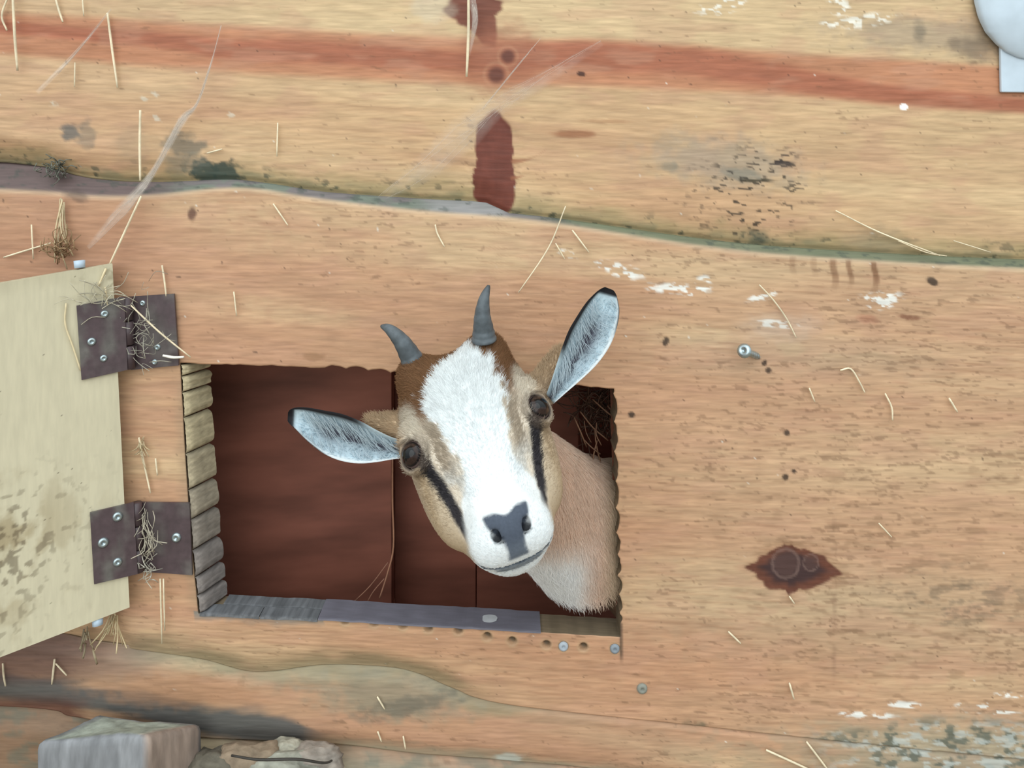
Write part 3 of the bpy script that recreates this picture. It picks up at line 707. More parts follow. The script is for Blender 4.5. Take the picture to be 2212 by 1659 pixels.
part = empty('wall_partition', (-0.1, 0.3, 0)); tag(part, 'red-brown board partition seen through the hole', 'partition', kind='structure')
def inner_board(xa, xb, f, tilt=0.0):
    k = (D - f) / D; x0, x1 = (xa - CX) * S * k, (xb - CX) * S * k
    c = [(x0, -f + tilt, 0.0), (x1, -f, 0.0), (x1, -f + 0.018, 0.0), (x0, -f + 0.018 + tilt, 0.0)]
    c += [(a_, b_, zt - 0.06) for a_, b_, _ in c]
    v, f_ = box_vf(c); return bevel(mk('board', v, f_, M_INNER, part, None, False), 0.001)
inner_board(120, 462, -0.16, 0.02)
inner_board(300, 846, -0.155, -0.03)
inner_board(852, 1028, -0.20)
inner_board(1030, 1250, -0.19)
tag(slab('ground', -3, 3, -4, -0.0, -0.05, 0.0, M_GROUND), 'bare earth outside the stall', 'ground', kind='structure')

# ------------------------------------------------------------------ goat
ROLL = math.atan2(90, 290); TAU = math.radians(52)
E1 = np.array([math.cos(ROLL), 0, math.sin(ROLL)]); E2 = np.array([math.sin(ROLL), 0, -math.cos(ROLL)]); EC = np.array([0, -1.0, 0])
PSI = math.radians(11); EC, E1 = EC * math.cos(PSI) + E1 * math.sin(PSI), E1 * math.cos(PSI) - EC * math.sin(PSI)
AX = E2 * math.cos(TAU) + EC * math.sin(TAU)     # poll -> nose
NM = -E2 * math.sin(TAU) + EC * math.cos(TAU)    # out of the forehead
HO = P(1025, 912, 0.112)
R3 = np.stack([E1, AX, NM], 0)                   # rows: local axes
def to_world(l): return HO + (np.asarray(l) / 1000.0) @ R3
def to_local(w): return ((np.asarray(w) - HO) @ R3.T) * 1000.0

def sd_ell(p, c, r):
    q = p - np.array(c, np.float32); r = np.array(r, np.float32)
    k0 = np.sqrt(((q / r) ** 2).sum(-1)); k1 = np.sqrt(((q / (r * r)) ** 2).sum(-1)) + 1e-9
    return k0 * (k0 - 1) / k1
def sd_cone(p, a, b, ra, rb, us=1.0):
    sc = np.array([us, 1, 1], np.float32); p = p * sc; a = np.array(a, np.float32) * sc; b = np.array(b, np.float32) * sc
    d = b - a; t = np.clip(((p - a) @ d) / (d @ d), 0, 1)
    return np.linalg.norm(p - a - t[..., None] * d, axis=-1) - (ra + (rb - ra) * t)
def smin(a, b, k):
    h = np.clip(0.5 + 0.5 * (b - a) / k, 0, 1); return b * (1 - h) + a * h - k * h * (1 - h)
def smax(a, b, k): return -smin(-a, -b, k)

EYE = [(-46.5, -2.0, -15.0), (46.5, -2.0, -15.0)]
EYR = 10.2
NB1 = to_local(P(1255, 1090, -0.045)); NB2 = to_local(P(1268, 1236, -0.045)); NC1 = to_local(P(1450, 1140, -0.19)); NC2 = to_local(P(1450, 1260, -0.18))

def canon(p):
    """long-faced head -> the shorter one its shapes are written in"""
    v = p[..., 1]; g = smooth(10, 60, v)
    return np.stack([p[..., 0], np.where(v > 0, v / 1.15, v), p[..., 2] / (1 + 0.2 * g)], -1)

def mouth_w(u, v): return -41.5 + 0.004 * u * u + 0.22 * (v - 66)

def head_sdf(pt):
    p = canon(pt).astype(np.float32)
    u = p[..., 0]; au = np.abs(u); ps = np.stack([au, p[..., 1], p[..., 2]], -1)
    d = sd_ell(p, (0, -46, -40), (52, 42, 40))
    d = smin(d, sd_ell(p, (0, -20, -31), (50, 46, 30)), 12)
    d = smin(d, sd_ell(ps, (29, -72, -18), (15, 15, 15)), 16)
    d = smin(d, sd_ell(ps, (43, -14, -14), (13, 15, 10)), 8)
    d = smin(d, sd_cone(p, (0, -8, -26), (0, 52, -32), 27, 19, 0.76), 14)
    d = smin(d, sd_ell(p, (0, 54, -34), (27, 17, 21)), 8)
    d = smin(d, sd_ell(ps, (15, 59, -35), (13, 11, 11)), 8)
    dj = sd_cone(p, (0, -22, -58), (0, 48, -53), 26, 16.5, 0.66)
    dj = smin(dj, sd_ell(p, (0, 58, -54), (20, 12.5, 11)), 6)
    d = smin(d, sd_ell(ps, (36, 4, -44), (17, 42, 23)), 16)
    d = smin(d, sd_cone(ps, (31, 22, -50), (17, 52, -45), 13, 11), 10)
    d = smin(d, dj, 8)
    # mouth line, nostrils, sockets
    wm = mouth_w(u, p[..., 1])
    mouth = np.maximum(np.maximum(np.abs(p[..., 2] - wm) - 1.3, -(p[..., 1] - 40)), np.abs(u) - 28)
    shell = np.maximum(mouth, -(d + 4.0)); d = smax(d, -shell, 2.0)
    d = smax(d, -sd_cone(ps, (4.2, 66.5, -26), (10.5, 62.5, -19), 2.2, 3.6), 1.5)
    d = smax(d, -(np.maximum(np.abs(u) - 0.7, np.abs(p[..., 2] + 36) - 8) + 0 * d) , 2.0) if False else d
    for e in EYE:
        dd = np.linalg.norm(p - np.array(e, np.float32), axis=-1)
        lid = np.abs(dd - (EYR + 1.0)) - 1.7
        s = np.sign(e[0]); ax = np.array([s * 0.60, 0.16, 0.78]); ax /= np.linalg.norm(ax)
        h = (p - np.array(e, np.float32)) @ ax.astype(np.float32)
        lid = np.maximum(lid, h - 6.0)
        d = smin(d, lid, 4)
        open_ = np.maximum(dd - (EYR + 3.0), 5.4 - h)
        d = smax(d, -open_, 1.5)
        d = smax(d, -(dd - EYR + 0.4), 0.5)
    # ear roots
    for s, a_, b_ in EAR_ROOT:
        d = smin(d, sd_cone(p, a_, b_, 13, 6), 8)
    # neck
    p = pt
    dn_ = sd_cone(p, (0, -30, -62), NB1, 34, 37)
    dn_ = smin(dn_, sd_cone(p, (0, -14, -62), NB2, 28, 37), 15)
    dn_ = smin(dn_, sd_cone(p, NB1, NB2, 37, 37), 15)
    dn_ = smin(dn_, sd_cone(p, NB1, NC1, 37, 85), 10)
    dn_ = smin(dn_, sd_cone(p, NB2, NC2, 37, 85), 10)
    d = smin(d, dn_, 9)
    return d
EAR_ROOT = [(-1, to_local(P(878, 925, 0.052)), to_local(P(800, 915, 0.052))), (1, to_local(P(1172, 838, 0.052)), to_local(P(1212, 765, 0.052)))]

def surface_nets(F, org, h):
    S_ = F < 0
    c = [S_[i:S_.shape[0] - 1 + i, j:S_.shape[1] - 1 + j, k:S_.shape[2] - 1 + k] for i in (0, 1) for j in (0, 1) for k in (0, 1)]
    sm = sum(x.astype(np.int8) for x in c); act = (sm > 0) & (sm < 8)
    ii, jj, kk = np.nonzero(act); n = len(ii)
    vid = np.full(act.shape, -1, np.int64); vid[ii, jj, kk] = np.arange(n)
    acc = np.zeros((n, 3)); cnt = np.zeros(n)
    cor = [(a, b, c_) for a in (0, 1) for b in (0, 1) for c_ in (0, 1)]
    for a in range(8):
        for b in range(a + 1, 8):
            ca, cb = np.array(cor[a]), np.array(cor[b])
            if np.abs(ca - cb).sum() != 1: continue
            fa = F[ii + ca[0], jj + ca[1], kk + ca[2]]; fb = F[ii + cb[0], jj + cb[1], kk + cb[2]]
            m = (fa < 0) != (fb < 0); t = np.where(m, fa / np.where(m, fa - fb, 1), 0)
            acc += np.where(m[:, None], ca + t[:, None] * (cb - ca), 0); cnt += m
    V = org + (np.stack([ii, jj, kk], 1) + acc / cnt[:, None]) * h
    Q = []
    for ax in range(3):
        o1, o2 = [(1, 2), (2, 0), (0, 1)][ax]
        sl = [slice(None)] * 3; sl[ax] = slice(0, -1); s0 = S_[tuple(sl)]; sl[ax] = slice(1, None); s1 = S_[tuple(sl)]
        e = s0 != s1; I = np.stack(np.nonzero(e), 1)
        I = I[(I[:, o1] > 0) & (I[:, o2] > 0) & (I[:, o1] < F.shape[o1] - 1) & (I[:, o2] < F.shape[o2] - 1)]
        def g(d1, d2):
            J = I.copy(); J[:, o1] -= d1; J[:, o2] -= d2; return vid[J[:, 0], J[:, 1], J[:, 2]]
        q = np.stack([g(1, 1), g(0, 1), g(0, 0), g(1, 0)], 1)
        fl = s0[I[:, 0], I[:, 1], I[:, 2]]
        q = np.where(fl[:, None], q, q[:, ::-1]); Q.append(q)
    return V, np.concatenate(Q)

h = 1.6
lo = np.array([-78.0, -104, -235]); hi = np.array([175.0, 200, 24])
ax_ = [np.arange(lo[i], hi[i], h, dtype=np.float32) for i in range(3)]
FF_ = np.empty([len(a_) for a_ in ax_], np.float32)
for i0 in range(0, len(ax_[0]), 24):
    G = np.stack(np.meshgrid(ax_[0][i0:i0 + 24], ax_[1], ax_[2], indexing='ij'), -1)
    FF_[i0:i0 + 24] = head_sdf(G)
Vh, Qh = surface_nets(FF_, lo, h)
def lap_smooth(V, Q, it=2, lam=0.5):
    for _ in range(it):
        a = np.zeros_like(V); n = np.zeros(len(V))
        for k in range(4):
            for s in (1, 3):
                np.add.at(a, Q[:, k], V[Q[:, (k + s) % 4]]); np.add.at(n, Q[:, k], 1)
        V = V + lam * (a / np.maximum(n, 1)[:, None] - V)
    return V
Vh = lap_smooth(Vh, Qh, 2, 0.5)

def pal(*rgb): return lin(*rgb, 0.86)
def coat(l):
    """coat colour from head-local position (mm)"""
    l = canon(l)
    u, v, w = l[:, 0], l[:, 1], l[:, 2]; au = np.abs(u)
    sv = 0.888 * v - 0.575 * w                       # position down the face, seen squarely
    jag = 5 * (fbm(u / 3.5, sv / 6, 501, 3) - 0.5) * 2
    tan = pal(196, 168, 132); c = np.repeat(tan[None], len(l), 0)
    c = c * (0.88 + 0.24 * fbm(u / 6, sv / 6 + w / 9, 502))[:, None]
    # cream between blaze and stripe, and above the eyes
    c = mixc(c, (1 - smooth(40, 47, au + jag * 0.4)) * smooth(-40, -20, sv) * smooth(-45, -25, w) * 0.85, pal(226, 214, 196))
    # brown crown
    br = (1 - smooth(-34, -20, sv + jag + np.maximum(0, au - 38) * 0.5 - 14 * (1 - smooth(3, 9, np.abs(au - 33))))) * smooth(-75, -50, w + 0.0 * u)
    c = mixc(c, br * 0.95, pal(150, 104, 62)); c = c * (1 - 0.18 * br * fbm(u / 2.2, sv / 5, 503))[:, None]
    c = mixc(c, (1 - smooth(2, 6, np.abs(au - 29 + 0.10 * sv + jag * 0.3))) * smooth(-20, 0, sv) * (1 - smooth(22, 36, sv)) * 0.6, pal(150, 128, 100))
    c = mixc(c, (1 - smooth(5, 10, np.hypot((au - 44) * 0.9, (sv + 17) * 0.55) + jag * 0.4)) * 0.85, pal(226, 216, 198))
    # dark stripe from the eye to the mouth
    su = np.interp(sv, [0, 7, 27, 46, 68, 90], [48, 45, 37, 31.5, 28, 27]); sw_ = np.interp(sv, [0, 7, 27, 46, 60, 72], [3.5, 5.0, 4.6, 4.0, 2.8, 0.8])
    stripe = (1 - smooth(0.6, 1.25, np.abs(au - su + jag * 0.25) / sw_)) * smooth(-2, 5, sv) * (1 - smooth(58, 70, sv)) * smooth(-62, -50, w)
    below = smooth(1, 5, au - su) * smooth(0, 8, sv) + smooth(-42, -50, w)
    c = mixc(c, np.clip(below, 0, 1) * 0.75, pal(190, 166, 132))
    c = mixc(c, smooth(46, 56, au) * smooth(-20, 10, sv) * 0.5, pal(224, 208, 190))
    # white blaze and muzzle
    hb = np.interp(sv, [-64, -57, -50, -34, -14, 4, 18, 29, 38, 46, 60, 100], [0, 7, 19, 30, 28, 24, 19, 17.5, 21, 27, 27, 27])
    cxb = np.interp(sv, [-62, -50, -30, 0], [14, 4, -1, 0])
    bl = 1 - smooth(-1.5, 1.5, np.abs(u - cxb) + jag * np.interp(sv, [-30, 10, 30], [1.5, 1.0, 0.4]) - hb)
    bl = bl * smooth(-66, -60, w)
    c = mixc(c, bl, np.array([0.80, 0.83, 0.84]))
    c = mixc(c, smooth(6, 20, au) * smooth(14, 34, sv) * smooth(0.3, 0.7, fbm(u / 7, sv / 9, 505, 3)) * 0.5 * (au < 32), pal(196, 204, 208))
    c = mixc(c, smooth(60, 74, sv) * smooth(9, 16, au) * smooth(0.35, 0.65, fbm(u / 5, sv / 5, 506, 3)) * 0.4 * (au < 30), pal(206, 200, 186))
    lum = (c @ np.array([0.2126, 0.7152, 0.0722]))[:, None]; c = lum + (c - lum) * 0.86
    c = mixc(c, stripe * (1 - bl * 0.5), pal(44, 40, 44))
    c = mixc(c, smooth(50, 66, sv) * smooth(-76, -66, w) * (v > 20) * (1 - smooth(27, 31, au + jag * 0.2)) * 0.92, pal(240, 245, 248))
    return c, sv, jag
def pal_neck(l, wpos):
    px = wpos[:, 0] / S + CX; py = CY - (wpos[:, 2] - ZC) / S     # wall-face coordinates
    c = np.repeat(pal(238, 212, 192)[None], len(l), 0) * (0.9 + 0.2 * fbm(px / 14, py / 40, 511))[:, None]
    c = mixc(c, smooth(1090, 1200, py - 0.25 * (px - 1180)) * (1 - smooth(1230, 1300, px)) * 0.9, np.array([0.92, 0.94, 0.95]))
    c = mixc(c, smooth(1285, 1335, px) * 0.5, pal(178, 160, 116))  # olive shade towards the opening's right edge, painted into the neck colour
    return c
def sharp_parts(l, c):
    l = canon(l)
    u, v, w = l[:, 0], l[:, 1], l[:, 2]; au = np.abs(u); sv = 0.888 * v - 0.575 * w
    # eyelid skin
    for e in EYE:
        dd = np.linalg.norm(l - np.array(e), axis=1)
        c = mixc(c, (1 - smooth(EYR + 0.8, EYR + 2.2, dd)), pal(40, 34, 36)); c = mixc(c, (1 - smooth(EYR + 2, EYR + 4.5, dd)) * 0.45, pal(120, 104, 90))
    # nose pad
    top = 57 - 3.5 * np.cos(np.clip(au / 12, 0, 1) * math.pi) * -1 * 0.8
    hw = np.interp(sv, [52, 56, 61, 66, 71, 78, 86], [14.5, 16.0, 15.0, 11.5, 7.5, 6.0, 8.0])
    pad = (1 - smooth(-1.2, 1.2, au - hw)) * smooth(-1.2, 1.2, sv - (54.5 + 3.0 * (1 - smooth(0, 9, au)))) * (v > 40) * (w > -52) * (1 - smooth(82, 84, sv))
    c = mixc(c, pad, pal(76, 84, 98)); c = mixc(c, pad * smooth(70, 80, sv) * 0.7, pal(112, 122, 136))
    dn_ = np.minimum(np.linalg.norm((np.stack([au, v, w], 1) - np.array([7.5, 64, -21.5])) * np.array([0.6, 1, 1]), axis=1), 99)
    pad = np.maximum(pad, 1 - smooth(3.4, 4.4, dn_)); c = mixc(c, (1 - smooth(3.2, 5.0, dn_)) * 0.92, pal(26, 28, 38))
    wm = mouth_w(u, v)
    c = mixc(c, (1 - smooth(1.4, 3.0, np.abs(w - wm + 0.6))) * (v > 40) * (1 - smooth(26, 29, au)) * 0.92, pal(48, 54, 66))
    c = mixc(c, (1 - smooth(2.2, 4.2, np.abs(w - wm + 4.5))) * (v > 52) * (1 - smooth(13, 19, au)) * 0.8, pal(96, 108, 122))
    return c, pad

Wh = to_world(Vh)
chead, sv_, jag_ = coat(Vh)
dneck = np.minimum(sd_cone(Vh, (0, -30, -62), NB1, 34, 37), sd_cone(Vh, NB1, NB2, 37, 37))
dneck = np.minimum(np.minimum(dneck, sd_cone(Vh, (0, -14, -62), NB2, 28, 37)), np.minimum(sd_cone(Vh, NB1, NC1, 37, 85), sd_cone(Vh, NB2, NC2, 37, 85)))
Vk = canon(Vh)
headonly = np.minimum(sd_ell(Vk, (0, -46, -40), (52, 42, 40)), np.minimum(sd_cone(Vk, (0, -22, -58), (0, 48, -53), 26, 16.5, 0.66), sd_ell(np.stack([np.abs(Vk[:, 0]), Vk[:, 1], Vk[:, 2]], 1), (36, 4, -44), (17, 42, 23))))
isneck = smooth(-2, 5, headonly - dneck) * (Vh[:, 2] < -30)
cbody = chead * (1 - isneck[:, None]) + pal_neck(Vh, Wh) * isneck[:, None]
cskin, padm = sharp_parts(Vh, cbody)

# ears: outline pairs (upper edge, lower edge) from root to tip, cupped towards the front
EARS = {-1: [((884, 952), (880, 990)), ((850, 946), (850, 992)), ((815, 930), (815, 998)), ((780, 911), (775, 1001)), ((740, 895), (735, 995)), ((700, 887), (698, 979)), ((667, 881), (664, 953)), ((643, 880), (641, 930)), ((628, 884), (626, 916)), ((622, 891), (621, 909))],
        1: [((1180, 852), (1196, 872)), ((1190, 825), (1222, 849)), ((1202, 788), (1260, 816)), ((1214, 752), (1292, 784)), ((1228, 715), (1318, 746)), ((1246, 684), (1333, 706)), ((1266, 654), (1338, 672)), ((1286, 633), (1334, 646)), ((1298, 624), (1330, 634)), ((1307, 620), (1325, 627))]}
ear_geo = []; EAR_IN = []
for s, prs in EARS.items():
    A = catmull([p[0] for p in prs], 4); B = catmull([p[1] for p in prs], 4); n = len(A); m = 17
    md = (A + B) / 2; ARC = np.concatenate([[0], np.cumsum(np.linalg.norm(np.diff(md, axis=0), axis=1))]); ARC /= ARC[-1]
    front = []; frontc = []; back = []; backc = []
    for i in range(n):
        t = float(ARC[i])
        fd = 0.070 + 0.006 * math.sin(t * 3) - 0.006 * t
        wdt = np.hypot(*(A[i] - B[i])) * S * 0.9
        for j in range(m):
            q = j / (m - 1); c2 = A[i] * (1 - q) + B[i] * q
            cup = math.sin(math.pi * q) ** 0.7 * wdt * (0.42 - 0.16 * t) 
            edge = 0.003 * (1 - t) * (q > 0.5) * (2 * q - 1)
            pt = P(c2[0], c2[1], fd - cup + edge)
            th = 0.0022 * (math.sin(math.pi * min(1, max(0, q))) ** 0.5) * min(1, (1 - t) * 8 + 0.15) + 0.0004
            front.append(pt); back.append(pt + np.array([0, th, 0]))
            nz = float(fbm(np.array(t * 9 + 3 * q), np.array(q * 5 + s), 520, 3))
            inner = pal(196, 216, 226) * (0.9 + 0.2 * nz)
            dk = float(math.exp(-(((q - 0.42 - 0.1 * math.sin(t * 5)) / 0.20) ** 2)) * smooth(0.02, 0.16, t) * (1 - smooth(0.62, 0.86, t)))
            dk = float(math.exp(-(((q - 0.46) / 0.25) ** 2)) * smooth(0.05, 0.2, t) * (1 - smooth(0.6, 0.85, t))) * (0.35 + 0.65 * float(smooth(0.38, 0.58, nz))); dk = max(dk, float((1 - smooth(0.05, 0.3, t)) * math.exp(-(((q - 0.45) / 0.25) ** 2))))
            inner = inner * (1 - 0.95 * dk) + pal(62, 54, 72) * 0.95 * dk
            rimU = float(1 - smooth(0.09, 0.15, q)) * float(smooth(0.28, 0.45, t)); tipr = float(smooth(0.93, 0.96, t)); rimL = float(smooth(0.965, 0.99, q)) * float(smooth(0.6, 0.75, t))
            rim = max(rimU, tipr, rimL)
            white = float(smooth(0.9, 0.96, q)) * (1 - rim) * 0.8
            inner = inner * (1 - white) + pal(238, 240, 240) * white
            inner = inner * (1 - rim) + pal(28, 26, 30) * rim
            frontc.append(inner)
            bc = pal(186, 160, 130); r2 = max(rimU, tipr, float(smooth(0.45, 0.7, t)) * 0.8); backc.append(bc * (1 - r2) + pal(28, 26, 30) * r2)
    o_ = n * m; Fq = list(grid_faces(n, m, 0, s < 0)) + list(grid_faces(n, m, o_, s > 0))
    id_ = np.arange(o_).reshape(n, m); r_ = np.concatenate([id_[0][:-1], id_[:-1, -1], id_[-1][:0:-1], id_[1:, 0][::-1]])
    for a_, b_ in zip(r_, np.roll(r_, -1)):
        Fq.append(np.array([a_, b_, b_ + o_, a_ + o_]) if s > 0 else np.array([b_, a_, a_ + o_, b_ + o_]))
    ear_geo.append((np.array(front + back), np.array(Fq), np.array(frontc + backc), n, m))

# rest of the animal behind the wall (coarse): chest, barrel, rump, legs
def body_sdf(p):
    c = to_world(NC1 * 0.5 + NC2 * 0.5)
    d = sd_cone(p, c, c + np.array([0.05, 0.16, -0.03]), 0.088, 0.10)
    d = smin(d, sd_cone(p, c + np.array([0.05, 0.16, -0.03]), c + np.array([0.22, 0.38, 0.0]), 0.10, 0.095), 0.03)
    for (dx, dy) in [(0.0, 0.10), (0.11, 0.04), (0.18, 0.38), (0.28, 0.32)]:
        a_ = c + np.array([dx, dy, -0.06]); kx = 0.02 if dx < 0.15 else -0.02
        b_ = np.array([a_[0] + kx, a_[1] + kx, 0.17]); e_ = np.array([b_[0] - kx, b_[1] - kx, 0.03])
        d = smin(d, sd_cone(p, a_, b_, 0.042, 0.02), 0.02); d = smin(d, sd_cone(p, b_, e_, 0.019, 0.013), 0.01)
        d = smin(d, sd_cone(p, e_, e_ + np.array([-0.005, -0.01, -0.011]), 0.016, 0.0195), 0.008)
    return d
hb_ = 0.008
lo2 = np.array([0.0, 0.05, -0.02]); hi2 = np.array([0.62, 0.75, 0.82])
G = np.stack(np.meshgrid(*[np.arange(lo2[i], hi2[i], hb_) for i in range(3)], indexing='ij'), -1)
Vb, Qb = surface_nets(body_sdf(G), lo2, hb_)
goat = empty('goat', (Vb[:, 0].mean(), Vb[:, 1].mean(), 0.0))
tag(goat, 'white-faced tan kid goat poking its tilted head out through the hole', 'goat')
Vs = [Wh, Vb]; Qs = [Qh, Qb + len(Wh)]; Cs = [cskin, np.repeat(pal(196, 160, 128)[None], len(Vb), 0)]; n = len(Wh) + len(Vb)
for (v, f, c, _, _) in ear_geo:
    Vs.append(v); Qs.append(f + n); Cs.append(c); n += len(v)
body = mk('body', np.concatenate(Vs), np.concatenate(Qs), M_SKIN, goat, np.concatenate(Cs))

# eyes
M_EYE, nt, b = new_mat('eye')
a = N(nt, 'ShaderNodeAttribute'); a.attribute_name = 'col'; nt.links.new(a.outputs['Color'], b.inputs['Base Color'])
b.inputs['Roughness'].default_value = 0.08; b.inputs['Specular IOR Level'].default_value = 0.35
for e in EYE:
    s = np.sign(e[0]); axv = np.array([s * 0.52, 0.22, 0.82]); axv /= np.linalg.norm(axv)
    t1 = np.cross(axv, [0, 0, 1.0]); t1 = np.array([0, 1.0, 0]) - axv * axv[1]; t1 /= np.linalg.norm(t1); t2 = np.cross(axv, t1)
    V = []; C = []
    for i in range(33):
        th = math.pi * i / 32
        for k in range(40):
            ph = 2 * math.pi * k / 40
            d_ = axv * math.cos(th) + (t1 * math.cos(ph) + t2 * math.sin(ph)) * math.sin(th)
            rr = EYR - 0.3 + 0.9 * float(1 - smooth(0.35, 0.75, th))
            V.append(to_world(np.array(e) + d_ * rr))
            a1 = math.sin(th) * math.cos(ph); a2 = math.sin(th) * math.sin(ph)
            pup = (abs(a1) < 0.34 and abs(a2) < 0.5) and th < 1.2
            if pup: cc = pal(6, 6, 10)
            elif th < 0.80: cc = pal(52, 37, 33) * (0.8 + 0.3 * random.random())
            elif th < 1.05: cc = pal(20, 15, 18)
            else: cc = pal(120, 100, 96)
            C.append(cc)
    F = [(i * 40 + k, (i + 1) * 40 + k, (i + 1) * 40 + (k + 1) % 40, i * 40 + (k + 1) % 40) for i in range(32) for k in range(40)]
    mk('eye', V, F, M_EYE, goat, C)

# horns
M_HORN = attr_mat('horn', 0.5, 180, 0.75, 1.2, bump=0.2, bdist=0.001, spec=0.4)
for pts, rr in [([(897, 792, 0.050), (884, 765, 0.052), (865, 735, 0.055), (842, 712, 0.055), (823, 704, 0.052)], 11.0),
                ([(1046, 735, 0.050), (1044, 710, 0.052), (1042, 680, 0.055), (1046, 645, 0.055), (1056, 616, 0.052)], 11.0)]:
    c3 = catmull([P(*p) for p in pts], 8); n = len(c3); t = np.linspace(0, 1, n)
    rad = (rr * (1 - t) ** 0.75 + 1.3) * 0.00078 * 1.05; rad = rad * (1 + 0.035 * np.sin(t * 46) * (1 - t))
    v, f = tube(c3, rad, 16)
    cc = np.repeat((lin(96, 104, 110)[None] * (0.75 + 0.5 * fbm(t * 12, t * 0, 530))[:, None] * (1 - 0.35 * smooth(0.75, 1, t))[:, None]), 16, 0)
    mk('horn', v, f, M_HORN, goat, cc)

# fur: short hairs over head and neck, long white hairs inside the ears
def tri_sample(V, Q, n, wfun):
    T = np.concatenate([Q[:, [0, 1, 2]], Q[:, [0, 2, 3]]]); a, b_, c_ = V[T[:, 0]], V[T[:, 1]], V[T[:, 2]]
    nr = np.cross(b_ - a, c_ - a); ar = np.linalg.norm(nr, axis=1); nr = nr / (ar[:, None] + 1e-12)
    w = ar * wfun((a + b_ + c_) / 3, T); i = rng.choice(len(T), n, p=w / w.sum())
    r1, r2 = np.sqrt(rng.random(n)), rng.random(n)
    p = a[i] * (1 - r1)[:, None] + b_[i] * (r1 * (1 - r2))[:, None] + c_[i] * (r1 * r2)[:, None]
    return p, nr[i], T[i]
vis = lambda c, T: ((c @ R3[:, 1] < 175)) * (1 - 0.97 * (padm[T[:, 0]] > 0.3)) * np.where(isneck[T[:, 0]] > 0.5, 0.6, 1.0)
NH = 130000
hp, hn, hT = tri_sample(Vh, Qh, NH, vis)
# orientation check of normals: they should point away from the centre of the head
ctr = np.array([0, -10, -45.0]); 
if np.mean(((hp - ctr) * hn).sum(1)) < 0: hn = -hn
hw_ = to_world(hp)
hc, _, _ = coat(hp); nk = isneck[hT[:, 0]]
hc = hc * (1 - nk[:, None]) + pal_neck(hp, hw_) * nk[:, None]
hc, hpad = sharp_parts(hp, hc)
okm = (hpad < 0.25)
kp = canon(hp)
for e in EYE: okm &= np.linalg.norm(kp - np.array(e), axis=1) > EYR + 1.9
wm_ = mouth_w(kp[:, 0], kp[:, 1])
okm &= ~((kp[:, 1] > 40) & (np.abs(kp[:, 2] - wm_) < 2.0))
kp = kp[okm]
hp, hn, hc, nk = hp[okm], hn[okm], hc[okm], nk[okm]
svh = 0.888 * kp[:, 1] - 0.575 * kp[:, 2]
flow = np.zeros_like(hp); flow[:, 1] = -1.0; flow[:, 0] = np.sign(hp[:, 0]) * np.clip(np.abs(hp[:, 0]) / 40, 0, 1) * 0.9
cheek = smooth(30, 42, np.abs(hp[:, 0]))[:, None]; flow = flow * (1 - cheek * 0.5) + cheek * np.array([0, -0.4, -0.6])
dwn = np.array([0.25, 0.2, -1.0]) @ R3.T; flow = flow * (1 - nk[:, None]) + dwn[None] * nk[:, None]
flow += 0.25 * rng.normal(size=flow.shape)
flow -= hn * (flow * hn).sum(1)[:, None]; flow /= np.linalg.norm(flow, axis=1)[:, None] + 1e-9
L = np.interp(svh, [-60, -30, 0, 30, 55, 90], [6.5, 7.0, 5.0, 3.2, 2.0, 2.2]); L = L * (1 - nk) + 10 * nk
L = L * (0.6 + 0.7 * rng.random(len(L)))
lift = 0.38 + 0.1 * rng.random(len(L))
t4 = np.array([0, 0.33, 0.67, 1.0])
pts = hp[:, None, :] - hn[:, None, :] * 0.5 + L[:, None, None] * (flow[:, None, :] * (t4[None, :, None] * (0.75 + 0.25 * t4[None, :, None])) + hn[:, None, :] * (lift[:, None, None] * t4[None, :, None] * (1.15 - 0.6 * t4[None, :, None])))
rad4 = np.repeat((0.00016 * np.array([1, 0.95, 0.75, 0.25]))[None], len(hp), 0)
hcol = np.clip(hc * (0.86 + 0.3 * rng.random(len(hc)))[:, None], 0, 0.96)
PW = [to_world(pts.reshape(-1, 3)).reshape(-1, 4, 3)]; PR = [rad4]; PC = [hcol]
